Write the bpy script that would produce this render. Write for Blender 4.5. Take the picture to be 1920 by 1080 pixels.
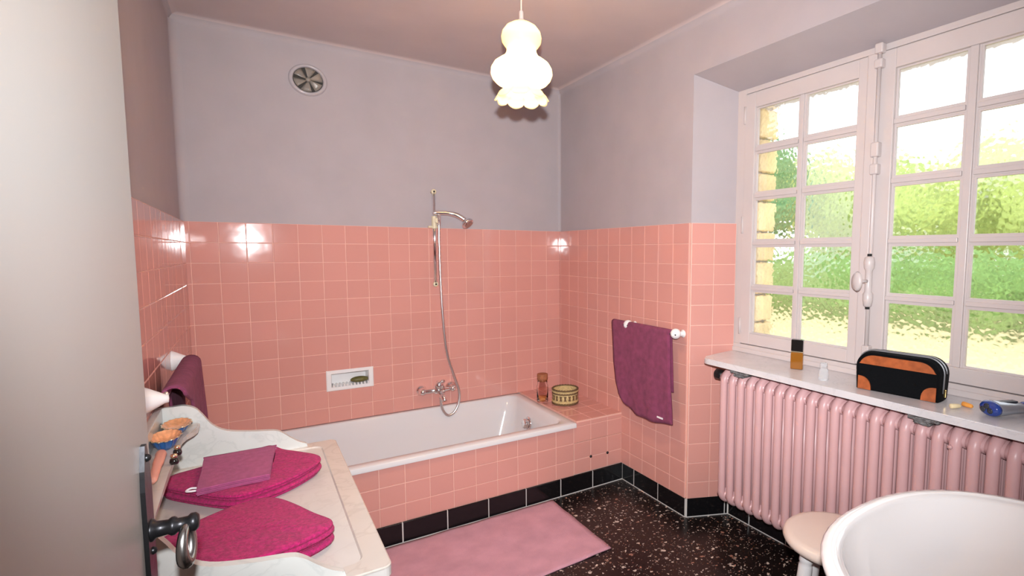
import bpy, bmesh, math, random
from mathutils import Vector, Matrix
from math import pi, sin, cos, radians as R
random.seed(7)
for o in list(bpy.data.objects): bpy.data.objects.remove(o)
sc = bpy.context.scene
COL = sc.collection

# ------------------------------------------------------------------ camera
CAM = Vector((-1.9846, -3.4536, 1.4733))
YAW, PITCH, ROLL = R(33.1112), R(4.7658), R(0.1464)
F_PX, PPX, PPY = 973.72, 1105.16, 554.26
fw = Vector((sin(YAW)*cos(PITCH), cos(YAW)*cos(PITCH), -sin(PITCH)))
rt = Vector((cos(YAW), -sin(YAW), 0)); up = rt.cross(fw)
r2 = rt*cos(ROLL)+up*sin(ROLL); u2 = up*cos(ROLL)-rt*sin(ROLL)
cd = bpy.data.cameras.new('camera'); cam = bpy.data.objects.new('camera', cd); COL.objects.link(cam)
cam.matrix_world = Matrix(((r2.x, u2.x, -fw.x, CAM.x), (r2.y, u2.y, -fw.y, CAM.y), (r2.z, u2.z, -fw.z, CAM.z), (0, 0, 0, 1)))
cd.sensor_width = 36; cd.lens = F_PX/1920*36
cd.shift_x = -(PPX-960)/1920; cd.shift_y = (PPY-540)/1920
cd.clip_start = .02
sc.camera = cam

# ------------------------------------------------------------------ world, lights, exposure
w = bpy.data.worlds.new('overcast_sky'); sc.world = w; w.use_nodes = True
bg = w.node_tree.nodes['Background']; bg.inputs[0].default_value = (.95, .98, 1.0, 1); bg.inputs[1].default_value = 2.2
sc.view_settings.view_transform = 'Standard'; sc.view_settings.look = 'None'
sc.view_settings.gamma = 1; sc.view_settings.use_curve_mapping = False
sc.view_settings.exposure = 0.22
# the photographer's flash, just above the lens (its shadow of the lamp falls on the rear wall)
fl = bpy.data.lights.new('camera_flash', 'SPOT'); fl.energy = 318; fl.color = (.97, .98, 1)
fl.spot_size = R(116); fl.spot_blend = 1.0; fl.shadow_soft_size = .02
flo = bpy.data.objects.new('camera_flash', fl); COL.objects.link(flo)
flo.location = CAM+Vector((0, 0, .125))
flo.rotation_euler = (fw+r2*(-.02)+Vector((0, 0, .105))).to_track_quat('-Z', 'Y').to_euler()

# ------------------------------------------------------------------ materials
def nodes(name):
    m = bpy.data.materials.new(name); m.use_nodes = True
    n = m.node_tree.nodes; return m, n, m.node_tree.links, n['Principled BSDF']
def coord(n, l, scale=1.0, obj=False):
    t = n.new('ShaderNodeTexCoord')
    return t.outputs['Object'] if obj else t.outputs['Object']
def mat(name, col, rough=.5, metal=0, var=0, vscale=8, bump=0, bscale=60, coat=0, spec=.5, sheen=0, trans=0, ior=1.45, bdist=.002):
    m, n, l, b = nodes(name)
    c = (*col, 1); b.inputs['Base Color'].default_value = c
    b.inputs['Roughness'].default_value = rough; b.inputs['Metallic'].default_value = metal
    b.inputs['Specular IOR Level'].default_value = spec; b.inputs['Coat Weight'].default_value = coat
    b.inputs['Coat Roughness'].default_value = .05
    b.inputs['Sheen Weight'].default_value = sheen; b.inputs['Transmission Weight'].default_value = trans; b.inputs['IOR'].default_value = ior
    g = n.new('ShaderNodeNewGeometry')
    if var:
        t = n.new('ShaderNodeTexNoise'); t.inputs['Scale'].default_value = vscale; t.inputs['Detail'].default_value = 4
        l.new(g.outputs['Position'], t.inputs['Vector'])
        r = n.new('ShaderNodeValToRGB'); l.new(t.outputs['Fac'], r.inputs['Fac'])
        r.color_ramp.elements[0].position = .3; r.color_ramp.elements[1].position = .7
        r.color_ramp.elements[0].color = (*[x*(1-var) for x in col], 1); r.color_ramp.elements[1].color = (*[min(1, x*(1+var)) for x in col], 1)
        l.new(r.outputs['Color'], b.inputs['Base Color'])
    if bump:
        t = n.new('ShaderNodeTexNoise'); t.inputs['Scale'].default_value = bscale; t.inputs['Detail'].default_value = 3
        l.new(g.outputs['Position'], t.inputs['Vector'])
        bn = n.new('ShaderNodeBump'); bn.inputs['Strength'].default_value = bump; bn.inputs['Distance'].default_value = bdist
        l.new(t.outputs['Fac'], bn.inputs['Height']); l.new(bn.outputs['Normal'], b.inputs['Normal'])
    return m
def srgb(r, g, b): return tuple((x/255/12.92 if x/255 < .04045 else ((x/255+.055)/1.055)**2.4) for x in (r, g, b))

M = {}
M['plaster'] = mat('lilac_grey_paint', (.455, .405, .42), .75, var=.03, vscale=5, bump=.15, bscale=25, spec=.25)
M['ceiling'] = mat('ceiling_paint', (.58, .485, .475), .8, var=.03, vscale=4, bump=.15, bscale=25, spec=.2)
M['hall'] = mat('hall_paint', (.7, .66, .6), .8)
M['grout'] = mat('pale_pink_grout', (.80, .47, .395), .75, var=.05)
M['whitegrout'] = mat('white_grout', (.62, .60, .58), .8)
M['porcelain'] = mat('white_porcelain', (.86, .84, .835), .08, coat=.4)
M['enamel'] = mat('white_enamel', (.70, .685, .70), .15, coat=.3)
M['plinth'] = mat('black_glazed_tile', (.006, .006, .007), .12, spec=.5)
M['woodwhite'] = mat('white_window_paint', (.585, .515, .50), .35, var=.02, bump=.06, bscale=40)
M['doorwhite'] = mat('cream_door_paint', (.43, .415, .395), .4, var=.03, vscale=3, bump=.05, bscale=15)
M['radiator'] = mat('pink_radiator_paint', (.66, .40, .405), .35, var=.03, bump=.08, bscale=30)
M['chrome'] = mat('chrome', (.92, .92, .93), .12, metal=1)
M['ivoryplastic'] = mat('ivory_plastic', (.75, .65, .45), .35)
M['iron'] = mat('dark_wrought_iron', (.045, .045, .05), .35, metal=.8, bump=.3, bscale=60)
M['hose'] = mat('brushed_chrome_hose', (.80, .80, .80), .28, metal=1)
M['steel'] = mat('worn_steel', (.42, .41, .40), .25, metal=1)
M['magenta'] = mat('magenta_terry', (.40, .011, .115), .95, var=.30, vscale=120, bump=1.0, bscale=260, sheen=.06, bdist=.004)
M['plum'] = mat('plum_terry', (.255, .050, .118), .95, var=.18, vscale=30, bump=1.0, bscale=380, sheen=.05, bdist=.004)
M['mauve'] = mat('mauve_terry', (.36, .075, .19), .95, var=.12, vscale=60, bump=.8, bscale=420, sheen=.05, bdist=.003)
M['mat'] = mat('pink_bath_mat_cloth', (.63, .325, .405), .95, var=.10, vscale=9, bump=.8, bscale=260, sheen=.05, bdist=.004)
M['whitecloth'] = mat('white_label_cloth', (.85, .8, .83), .9)
M['rubber'] = mat('black_plastic', (.01, .01, .01), .35)
M['stone'] = mat('yellow_limestone', (.86, .68, .40), .9, var=.2, vscale=6, bump=.6, bscale=18, bdist=.02)
M['mortar'] = mat('mortar', (.45, .38, .28), .95)
M['gravel'] = mat('pale_gravel', (.68, .57, .32), .95, var=.12, vscale=3)
M['hedge'] = mat('hedge_green', (.19, .33, .10), .9, var=.5, vscale=3.5, bump=1, bscale=8, bdist=.1)
M['treelight'] = mat('yellow_green_foliage', (.46, .56, .17), .9, var=.35, vscale=1.5, bump=1, bscale=4, bdist=.2)
M['treedark'] = mat('blue_green_foliage', (.07, .25, .12), .9, var=.5, vscale=2.5, bump=1, bscale=4, bdist=.2)
M['bark'] = mat('bark', (.12, .08, .05), .9, var=.3)
M['bagblack'] = mat('black_canvas', (.0025, .003, .004), .85, spec=.15, bump=.5, bscale=300)
M['leather'] = mat('tan_leather', (.36, .09, .025), .45, var=.25, vscale=40, bump=.3, bscale=200)
M['brass'] = mat('brass', (.75, .55, .22), .25, metal=1)
M['zip'] = mat('zip_tape', (.30, .31, .33), .4, metal=.6)
M['amber'] = mat('amber_perfume_glass', (.27, .10, .012), .06, spec=.6, coat=.6)
M['gold'] = mat('gold_trim', (.9, .75, .5), .2, metal=1)
M['blackgloss'] = mat('black_gloss_cap', (.01, .008, .008), .12, coat=.5)
M['clearplastic'] = mat('frosted_clear_plastic', (.93, .95, .97), .25, trans=.75, ior=1.2)
M['cork'] = mat('cork', (.33, .12, .055), .8, var=.3, vscale=120)
M['clearglass'] = mat('clear_jar_glass', (1, .96, .95), .02, trans=1, ior=1.2)
M['bathsalt'] = mat('orange_bath_oil', (.72, .27, .07), .4)
M['straw'] = mat('woven_straw', (.56, .42, .20), .75, var=.35, vscale=160, bump=.8, bscale=240)
M['strawdark'] = mat('dark_woven_straw', (.14, .085, .04), .8, var=.3, vscale=160)
M['soap'] = mat('olive_soap', (.13, .12, .035), .45, var=.2, vscale=60)
M['blueglaze'] = mat('cobalt_glaze', (.02, .12, .38), .15, coat=.5)
M['orangeglaze'] = mat('orange_shell_glaze', (.72, .34, .17), .25, var=.2, vscale=60, coat=.3)
M['pinkplastic'] = mat('salmon_plastic', (.72, .33, .25), .35)
M['bluegloss'] = mat('blue_gloss_plastic', (.015, .05, .27), .12, coat=.6)
M['silver'] = mat('silver_plastic', (.42, .45, .50), .3, metal=.6)
M['darkgrey'] = mat('dark_grey_plastic', (.03, .035, .045), .3)
M['orangefoam'] = mat('orange_foam', (.85, .36, .07), .7)
M['creamfoam'] = mat('cream_foam', (.80, .66, .40), .7)
M['stool'] = mat('ivory_stool_paint', (.74, .62, .55), .3, coat=.2)
M['stoolleg'] = mat('white_leg_paint', (.74, .72, .72), .35)
M['fanmetal'] = mat('tinted_fan_plastic', (.30, .26, .22), .3, spec=.6)
M['fanblack'] = mat('dark_duct', (.045, .04, .035), .7)
M['fanring'] = mat('pale_fan_ring', (.50, .45, .46), .25, coat=.5)
M['cement'] = mat('grey_cement', (.22, .21, .21), .9, var=.3, vscale=60, bump=1, bscale=90, bdist=.01)
M['darkwood'] = mat('dark_stained_wood', (.05, .024, .012), .4, var=.3, vscale=12)
M['cord'] = mat('cream_cord', (.70, .55, .45), .5)
M['lampcap'] = mat('cream_lamp_cap', (.72, .60, .55), .4)

def tile_mat(name, col):
    m, n, l, b = nodes(name)
    oi = n.new('ShaderNodeObjectInfo'); h = n.new('ShaderNodeHueSaturation')
    mr = n.new('ShaderNodeMapRange'); mr.inputs[3].default_value = .97; mr.inputs[4].default_value = 1.03
    l.new(oi.outputs['Random'], mr.inputs[0]); l.new(mr.outputs[0], h.inputs['Value'])
    h.inputs['Color'].default_value = (*col, 1); l.new(h.outputs['Color'], b.inputs['Base Color'])
    b.inputs['Roughness'].default_value = .07; b.inputs['Specular IOR Level'].default_value = .55
    g = n.new('ShaderNodeNewGeometry'); t = n.new('ShaderNodeTexNoise'); t.inputs['Scale'].default_value = 14; t.inputs['Detail'].default_value = 1
    l.new(g.outputs['Position'], t.inputs['Vector'])
    bn = n.new('ShaderNodeBump'); bn.inputs['Strength'].default_value = .12; bn.inputs['Distance'].default_value = .004
    l.new(t.outputs['Fac'], bn.inputs['Height']); l.new(bn.outputs['Normal'], b.inputs['Normal'])
    return m
M['tile'] = tile_mat('pink_glazed_tile', (.66, .315, .27))

def marble_mat(name, base, vein, scale=5, amount=.5):
    m, n, l, b = nodes(name)
    g = n.new('ShaderNodeNewGeometry')
    t = n.new('ShaderNodeTexNoise'); t.inputs['Scale'].default_value = scale; t.inputs['Detail'].default_value = 8; t.inputs['Distortion'].default_value = 1.6
    l.new(g.outputs['Position'], t.inputs['Vector'])
    r = n.new('ShaderNodeValToRGB'); e = r.color_ramp.elements
    e[0].position = .47; e[0].color = (*base, 1); e[1].position = .53; e[1].color = (*base, 1)
    k = r.color_ramp.elements.new(.5); k.color = (*[a*(1-amount)+c*amount for a, c in zip(base, vein)], 1)
    l.new(t.outputs['Fac'], r.inputs['Fac'])
    t2 = n.new('ShaderNodeTexNoise'); t2.inputs['Scale'].default_value = scale*.6; t2.inputs['Detail'].default_value = 3
    l.new(g.outputs['Position'], t2.inputs['Vector'])
    mx = n.new('ShaderNodeMixRGB'); mx.blend_type = 'MULTIPLY'; mx.inputs[0].default_value = .35
    r2_ = n.new('ShaderNodeValToRGB'); r2_.color_ramp.elements[0].color = (.72, .72, .72, 1); r2_.color_ramp.elements[0].position = .35; r2_.color_ramp.elements[1].position = .6
    l.new(t2.outputs['Fac'], r2_.inputs['Fac']); l.new(r.outputs['Color'], mx.inputs[1]); l.new(r2_.outputs['Color'], mx.inputs[2])
    l.new(mx.outputs[0], b.inputs['Base Color']); b.inputs['Roughness'].default_value = .22
    return m
M['marble_white'] = marble_mat('white_grey_marble', (.64, .645, .62), (.46, .48, .47), 7, .35)
M['marble_cream'] = marble_mat('cream_marble', (.585, .53, .485), (.45, .38, .34), 6, .35)
M['marble_field'] = marble_mat('pale_marble_field', (.60, .57, .545), (.5, .46, .44), 8, .3)
M['marble_sill'] = marble_mat('white_sill_marble', (.70, .675, .69), (.5, .48, .5), 9, .3)

def terrazzo():
    m, n, l, b = nodes('black_terrazzo')
    g = n.new('ShaderNodeNewGeometry')
    def layer(scale, thr, off):
        v = n.new('ShaderNodeTexVoronoi'); v.inputs['Scale'].default_value = scale; v.inputs['Randomness'].default_value = 1
        mp = n.new('ShaderNodeMapping'); mp.inputs['Location'].default_value = off; mp.inputs['Scale'].default_value = (1, 1.25, 0)
        nz = n.new('ShaderNodeTexNoise'); nz.inputs['Scale'].default_value = scale*1.8; nz.inputs['Detail'].default_value = 2
        l.new(g.outputs['Position'], nz.inputs['Vector'])
        ad = n.new('ShaderNodeVectorMath'); ad.operation = 'SCALE'; ad.inputs['Scale'].default_value = .9/scale
        l.new(nz.outputs['Color'], ad.inputs[0])
        a2 = n.new('ShaderNodeVectorMath'); a2.operation = 'ADD'; l.new(g.outputs['Position'], a2.inputs[0]); l.new(ad.outputs[0], a2.inputs[1])
        l.new(a2.outputs[0], mp.inputs['Vector']); l.new(mp.outputs[0], v.inputs['Vector'])
        # chip where the distance is under a per-cell threshold
        sp = n.new('ShaderNodeSeparateColor'); l.new(v.outputs['Color'], sp.inputs[0])
        mr = n.new('ShaderNodeMapRange'); mr.inputs[1].default_value = .45; mr.inputs[2].default_value = 1; mr.inputs[3].default_value = 0; mr.inputs[4].default_value = thr
        l.new(sp.outputs[0], mr.inputs[0])
        lt = n.new('ShaderNodeMath'); lt.operation = 'LESS_THAN'; l.new(v.outputs['Distance'], lt.inputs[0]); l.new(mr.outputs[0], lt.inputs[1])
        cr = n.new('ShaderNodeValToRGB'); cr.color_ramp.elements[0].color = (.42, .20, .15, 1); cr.color_ramp.elements[1].color = (.70, .58, .50, 1)
        k = cr.color_ramp.elements.new(.35); k.color = (.16, .10, .08, 1)
        k = cr.color_ramp.elements.new(.6); k.color = (.50, .42, .38, 1)
        l.new(sp.outputs[1], cr.inputs['Fac'])
        return lt.outputs[0], cr.outputs['Color']
    base = n.new('ShaderNodeValToRGB'); base.color_ramp.elements[0].color = (.006, .005, .005, 1); base.color_ramp.elements[1].color = (.013, .0075, .007, 1)
    bz = n.new('ShaderNodeTexNoise'); bz.inputs['Scale'].default_value = 30; l.new(g.outputs['Position'], bz.inputs['Vector']); l.new(bz.outputs['Fac'], base.inputs['Fac'])
    cur = base.outputs['Color']
    for s, thr, off in ((95, .34, (3, 1, 0)), (52, .36, (0, 0, 0)), (32, .36, (7, 5, 0))):
        f, c = layer(s, thr, off)
        mx = n.new('ShaderNodeMixRGB'); l.new(f, mx.inputs[0]); l.new(cur, mx.inputs[1]); l.new(c, mx.inputs[2]); cur = mx.outputs[0]
    l.new(cur, b.inputs['Base Color']); b.inputs['Roughness'].default_value = .3
    return m
M['terrazzo'] = terrazzo()

def hammered():
    m = bpy.data.materials.new('hammered_glass'); m.use_nodes = True; n = m.node_tree.nodes; l = m.node_tree.links
    n.remove(n['Principled BSDF']); out = n['Material Output']
    g = n.new('ShaderNodeNewGeometry'); v = n.new('ShaderNodeTexVoronoi'); v.feature = 'SMOOTH_F1'; v.inputs['Scale'].default_value = 48; v.inputs['Smoothness'].default_value = .6
    l.new(g.outputs['Position'], v.inputs['Vector'])
    bn = n.new('ShaderNodeBump'); bn.inputs['Strength'].default_value = .34; bn.inputs['Distance'].default_value = .006
    l.new(v.outputs['Distance'], bn.inputs['Height'])
    gl = n.new('ShaderNodeBsdfGlass'); gl.inputs['IOR'].default_value = 1.45; gl.inputs['Roughness'].default_value = .06
    l.new(bn.outputs['Normal'], gl.inputs['Normal'])
    tr = n.new('ShaderNodeBsdfTransparent'); mx = n.new('ShaderNodeMixShader'); mx.inputs[0].default_value = .85
    l.new(tr.outputs[0], mx.inputs[1]); l.new(gl.outputs[0], mx.inputs[2]); l.new(mx.outputs[0], out.inputs[0])
    return m
M['hammered'] = hammered()
def opal():
    m = bpy.data.materials.new('opal_glass'); m.use_nodes = True; n = m.node_tree.nodes; l = m.node_tree.links
    n.remove(n['Principled BSDF']); out = n['Material Output']
    t = n.new('ShaderNodeBsdfTranslucent'); t.inputs[0].default_value = (1, .90, .66, 1)
    d = n.new('ShaderNodeBsdfPrincipled'); d.inputs['Base Color'].default_value = (.86, .74, .52, 1); d.inputs['Roughness'].default_value = .15
    d.inputs['Emission Color'].default_value = (1, .80, .52, 1); d.inputs['Emission Strength'].default_value = .35
    mx = n.new('ShaderNodeMixShader'); mx.inputs[0].default_value = .45
    l.new(t.outputs[0], mx.inputs[1]); l.new(d.outputs[0], mx.inputs[2]); l.new(mx.outputs[0], out.inputs[0])
    return m
M['opal'] = opal()
def emit(name, col, s):
    m = bpy.data.materials.new(name); m.use_nodes = True; n = m.node_tree.nodes; b = n['Principled BSDF']
    b.inputs['Emission Color'].default_value = (*col, 1); b.inputs['Emission Strength'].default_value = s; return m
M['bulb'] = emit('lit_bulb', (1, .82, .55), 12)

# ------------------------------------------------------------------ helpers
def tag(o, label=None, cat=None, group=None, kind=None):
    if label: o['label'] = label
    if cat: o['category'] = cat
    if group: o['group'] = group
    if kind: o['kind'] = kind
    return o
def setparent(o, p):
    o.parent = p
    if p:
        m = Matrix.Identity(4); q = p
        chain = []
        while q: chain.append(q); q = q.parent
        for q in reversed(chain): m = m @ (q.matrix_parent_inverse @ q.matrix_basis)
        o.matrix_parent_inverse = m.inverted()
def obj(name, bm, m, parent=None, smooth=False, sub=0, origin=True, auto=None):
    if isinstance(bm, bmesh.types.BMesh):
        bmesh.ops.recalc_face_normals(bm, faces=bm.faces[:])
        me = bpy.data.meshes.new(name); bm.to_mesh(me); bm.free()
    else: me = bm
    if m and not me.materials: me.materials.append(M[m] if isinstance(m, str) else m)
    loc = Vector((0, 0, 0))
    if origin and len(me.vertices):
        xs = [v.co.x for v in me.vertices]; ys = [v.co.y for v in me.vertices]; zs = [v.co.z for v in me.vertices]
        loc = Vector(((min(xs)+max(xs))/2, (min(ys)+max(ys))/2, min(zs)))
        me.transform(Matrix.Translation(-loc))
    o = bpy.data.objects.new(name, me); COL.objects.link(o); o.location = loc
    if smooth:
        for p in me.polygons: p.use_smooth = True
    if sub:
        s = o.modifiers.new('sub', 'SUBSURF'); s.levels = sub; s.render_levels = sub
    if parent: setparent(o, parent)
    return o
def empty(name, loc, label=None, cat=None, group=None, kind=None):
    o = bpy.data.objects.new(name, None); COL.objects.link(o); o.location = loc; o.empty_display_size = .05
    return tag(o, label, cat, group, kind)
def struct(o, label, cat): return tag(o, label, cat, kind='structure')
def NB(): return bmesh.new()
def box(bm, a, b, bev=0, seg=2, xf=None):
    c = [(a[i]+b[i])/2 for i in range(3)]; s = [abs(b[i]-a[i]) for i in range(3)]
    r = bmesh.ops.create_cube(bm, size=1, matrix=Matrix.Translation(c) @ Matrix.Diagonal((*s, 1)))
    vs = r['verts']
    if bev:
        es = list({e for v in vs for e in v.link_edges})
        r = bmesh.ops.bevel(bm, geom=es, offset=bev, segments=seg, affect='EDGES', profile=.5)
        vs = list({v for f in r['faces'] for v in f.verts} | {v for v in vs if v.is_valid})
    if xf: bmesh.ops.transform(bm, matrix=xf, verts=[v for v in vs if v.is_valid])
    return bm
def bx(a, b, bev=0, seg=2): return box(NB(), a, b, bev, seg)
def tube(bm, pts, rad, seg=10, cap=True, ell=None):
    """tube along points; rad scalar or list; ell=(vector, factor) widens the ring along a world vector"""
    pts = [Vector(p) for p in pts]; n = len(pts)
    rad = rad if isinstance(rad, (list, tuple)) else [rad]*n
    rings = []; prev = None
    for i, p in enumerate(pts):
        t = (pts[min(i+1, n-1)]-pts[max(i-1, 0)]).normalized()
        if prev is None:
            a = Vector((0, 0, 1)) if abs(t.z) < .9 else Vector((1, 0, 0))
            x = t.cross(a).normalized()
        else: x = (prev-t*prev.dot(t)).normalized()
        y = t.cross(x); prev = x; ring = []
        for k in range(seg):
            an = 2*pi*k/seg; d = (x*cos(an)+y*sin(an))*rad[i]
            if ell: d = d+ell[0]*d.dot(ell[0])*(ell[1]-1)
            ring.append(bm.verts.new(p+d))
        rings.append(ring)
    for i in range(n-1):
        for k in range(seg): bm.faces.new((rings[i][k], rings[i][(k+1) % seg], rings[i+1][(k+1) % seg], rings[i+1][k]))
    if cap:
        bm.faces.new(rings[0][::-1]); bm.faces.new(rings[-1])
    return bm
def smoothpath(pts, n=6):
    pts = [Vector(p) for p in pts]; out = []
    for i in range(len(pts)-1):
        p0 = pts[max(i-1, 0)]; p1 = pts[i]; p2 = pts[i+1]; p3 = pts[min(i+2, len(pts)-1)]
        for k in range(n):
            t = k/n
            out.append(.5*((2*p1)+(p2-p0)*t+(2*p0-5*p1+4*p2-p3)*t*t+(3*p1-p0-3*p2+p3)*t**3))
    out.append(pts[-1]); return out
def smoothloop(pts, n=6):
    pts = [Vector(p) for p in pts]; m = len(pts); out = []
    for i in range(m):
        p0, p1, p2, p3 = pts[i-1], pts[i], pts[(i+1) % m], pts[(i+2) % m]
        for k in range(n):
            t = k/n
            out.append(.5*((2*p1)+(p2-p0)*t+(2*p0-5*p1+4*p2-p3)*t*t+(3*p1-p0-3*p2+p3)*t**3))
    return out
def lathe(bm, prof, seg=32, xf=None, capb=False, capt=False, wob=None):
    """prof: (r, z); closed rings round z; wob(i, an) radial factor"""
    rings = []
    for i, (r, z) in enumerate(prof):
        ring = []
        for k in range(seg):
            an = 2*pi*k/seg; rr, zz = r, z
            if wob: rr, zz = wob(i, an, r, z)
            v = Vector((rr*cos(an), rr*sin(an), zz))
            ring.append(bm.verts.new(xf @ v if xf else v))
        rings.append(ring)
    for i in range(len(rings)-1):
        for k in range(seg): bm.faces.new((rings[i][k], rings[i][(k+1) % seg], rings[i+1][(k+1) % seg], rings[i+1][k]))
    if capb: bm.faces.new(rings[0][::-1])
    if capt: bm.faces.new(rings[-1])
    return bm
def prism(bm, poly, z0, z1, axes=None, org=None):
    """extrude polygon; axes=(u, v, n) world vectors"""
    if axes is None: axes = (Vector((1, 0, 0)), Vector((0, 1, 0)), Vector((0, 0, 1)))
    org = org or Vector((0, 0, 0)); u, v, n = axes
    A = [bm.verts.new(org+u*p[0]+v*p[1]+n*z0) for p in poly]; B = [bm.verts.new(org+u*p[0]+v*p[1]+n*z1) for p in poly]
    k = len(poly)
    bm.faces.new(A[::-1]); bm.faces.new(B)
    for i in range(k): bm.faces.new((A[i], A[(i+1) % k], B[(i+1) % k], B[i]))
    return bm
def frame_xf(org, z, x=None):
    z = Vector(z).normalized(); x = Vector(x) if x else (Vector((1, 0, 0)) if abs(z.x) < .9 else Vector((0, 1, 0)))
    y = z.cross(x).normalized(); x = y.cross(z)
    return Matrix(((x.x, y.x, z.x, org[0]), (x.y, y.y, z.y, org[1]), (x.z, y.z, z.z, org[2]), (0, 0, 0, 1)))
X, Y, Z = Vector((1, 0, 0)), Vector((0, 1, 0)), Vector((0, 0, 1))

# ------------------------------------------------------------------ dimensions of the room
XL, YF, HC, ZT, HP = -2.28, -3.30, 2.675, 1.63, .109
TW, TH = .1247, .11           # tile pitch
YT = -.815                    # front of the tub surround
YC = -1.406                   # corner of the window embrasure
XW, YW0, YW1 = .2317, -1.505, -2.985   # window plane and its ends
YC2 = -3.085
ZS = .937                     # sill top

# ------------------------------------------------------------------ structure
struct(obj('floor', bx((-3.2, -4.8, -.12), (.60, .3, 0)), 'terrazzo'), 'black terrazzo floor with pale and pink stone chips', 'floor')
struct(obj('wall_back', bx((XL-.2, 0, 0), (.60, .2, HC+.1)), 'plaster'), 'lilac grey rear wall with pink tiles up to shoulder height', 'wall')
wall_back = bpy.data.objects['wall_back']
bm = bx((XL-.2, -4.7, 0), (XL, 0, HC+.1))
wall_left = struct(obj('wall_left', bm, 'plaster'), 'left wall with grey paint above pink tiles beside the door', 'wall')
# right wall with a splayed window embrasure
bm = NB()
def quad(bm, *p): bm.faces.new([bm.verts.new(q) for q in p])
ZI, ZO = 2.325, 2.40
quad(bm, (0, 0, 0), (0, YC, 0), (0, YC, HC), (0, 0, HC))
quad(bm, (0, YC, ZO), (0, YC2, ZO), (0, YC2, HC), (0, YC, HC))
quad(bm, (0, YC2, 0), (0, YF-.2, 0), (0, YF-.2, HC), (0, YC2, HC))
quad(bm, (0, YC, 0), (XW, YW0, 0), (XW, YW0, ZI), (0, YC, ZO))
quad(bm, (0, YC2, 0), (XW, YW1, 0), (XW, YW1, ZI), (0, YC2, ZO))
quad(bm, (0, YC, ZO), (XW, YW0, ZI), (XW, YW1, ZI), (0, YC2, ZO))
quad(bm, (XW, YW0, 0), (XW, YW1, 0), (XW, YW1, ZS-.03), (XW, YW0, ZS-.03))
# the masonry behind these faces
box(bm, (XW+.07, .1, -.6), (.43, YW0-.06, 3.0)); box(bm, (XW+.07, YW1+.06, -.6), (.445, YF-.6, 3.0))
box(bm, (XW+.06, YW0+.1, -.6), (.445, YW1-.1, ZS+.01)); box(bm, (XW+.06, YW0+.1, 2.26), (.445, YW1-.1, 3.0))
box(bm, (.01, .2, HC-.02), (.445, YF-.6, 3.0))
box(bm, (XW+.001, .1, 0), (XW+.08, YW0+.005, 3)); box(bm, (XW+.001, YW1-.005, 0), (XW+.08, YF-.6, 3)); box(bm, (XW+.001, .1, ZI), (XW+.08, YF-.6, 3)); box(bm, (XW+.002, YW0, 0), (XW+.08, YW1, ZS-.03))
me = bpy.data.meshes.new('wall_right'); bm.to_mesh(me); bm.free()
wall_right = struct(obj('wall_right', me, 'plaster', origin=False), 'right wall with grey paint, pink tiles and a deep window recess', 'wall')
# near wall with the doorway the camera stands in
DX0, DX1, DH = -2.16, -1.33, 2.16
bm = NB(); box(bm, (XL-.2, YF-.15, 0), (DX0, YF, HC+.1)); box(bm, (DX1, YF-.15, 0), (.5, YF, HC+.1)); box(bm, (DX0, YF-.15, DH), (DX1, YF, HC+.1))
struct(obj('wall_front', bm, 'plaster'), 'near wall with the open doorway behind the basin', 'wall')
bm = NB(); box(bm, (-3.0, -4.75, 0), (-.9, -4.65, HC)); box(bm, (-.95, -4.7, 0), (-.85, YF-.15, HC)); box(bm, (XL-.12, -4.7, 0), (XL+.001, YF-.15, HC))
struct(obj('wall_hall', bm, 'hall'), 'plain cream walls of the hallway behind the doorway', 'wall')
# ceiling with a rounded cove
bm = NB(); CR = .045; prof = [(CR+.03, HC)]+[(CR*(1-sin(i/10*pi/2)), HC-CR*(1-cos(i/10*pi/2))) for i in range(11)]+[(.0006, HC-CR-.03)]
prof[11] = (.0006, prof[11][1])
for k in range(4):
    rr = []
    for d, zz in prof:
        c4 = ((XL+d, YF+d), (-d, YF+d), (-d, -d), (XL+d, -d)); rr.append((bm.verts.new((*c4[k], zz)), bm.verts.new((*c4[(k+1) % 4], zz))))
    for i in range(len(prof)-1): f = bm.faces.new((rr[i][0], rr[i][1], rr[i+1][1], rr[i+1][0])); f.smooth = True; f.material_index = 1 if i > 4 else 0
d = CR+.03; quad(bm, (XL+d, YF+d, HC), (-d, YF+d, HC), (-d, -d, HC), (XL+d, -d, HC))
bmesh.ops.recalc_face_normals(bm, faces=bm.faces[:])
me = bpy.data.meshes.new('ceiling'); me.materials.append(M['ceiling']); me.materials.append(M['plaster'])
box(bm, (XL-.2, -4.8, HC+.004), (.5, .2, HC+.1))
bm.to_mesh(me); bm.free()
struct(obj('ceiling', me, 'ceiling', origin=False), 'plain painted ceiling with rounded edges above the pendant lamp', 'ceiling')
# rounded plaster corners
def vcove(name, cx, cy, sx, sy, z0, z1, r, parent):
    bm = NB(); A = []; B = []
    for i in range(9):
        a = i/8*pi/2
        px = cx+sx*r*(1-sin(a)); py = cy+sy*r*(1-cos(a))
        A.append(bm.verts.new((px, py, z0))); B.append(bm.verts.new((px, py, z1)))
    for i in range(8): bm.faces.new((A[i], A[i+1], B[i+1], B[i]))
    obj(name, bm, 'plaster', parent, smooth=True)
vcove('rounded_corner', XL, 0, 1, -1, ZT+.002, HC-.03, .045, wall_left)
vcove('rounded_corner', 0, 0, -1, -1, ZT+.002, HC-.03, .02, wall_back)

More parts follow.
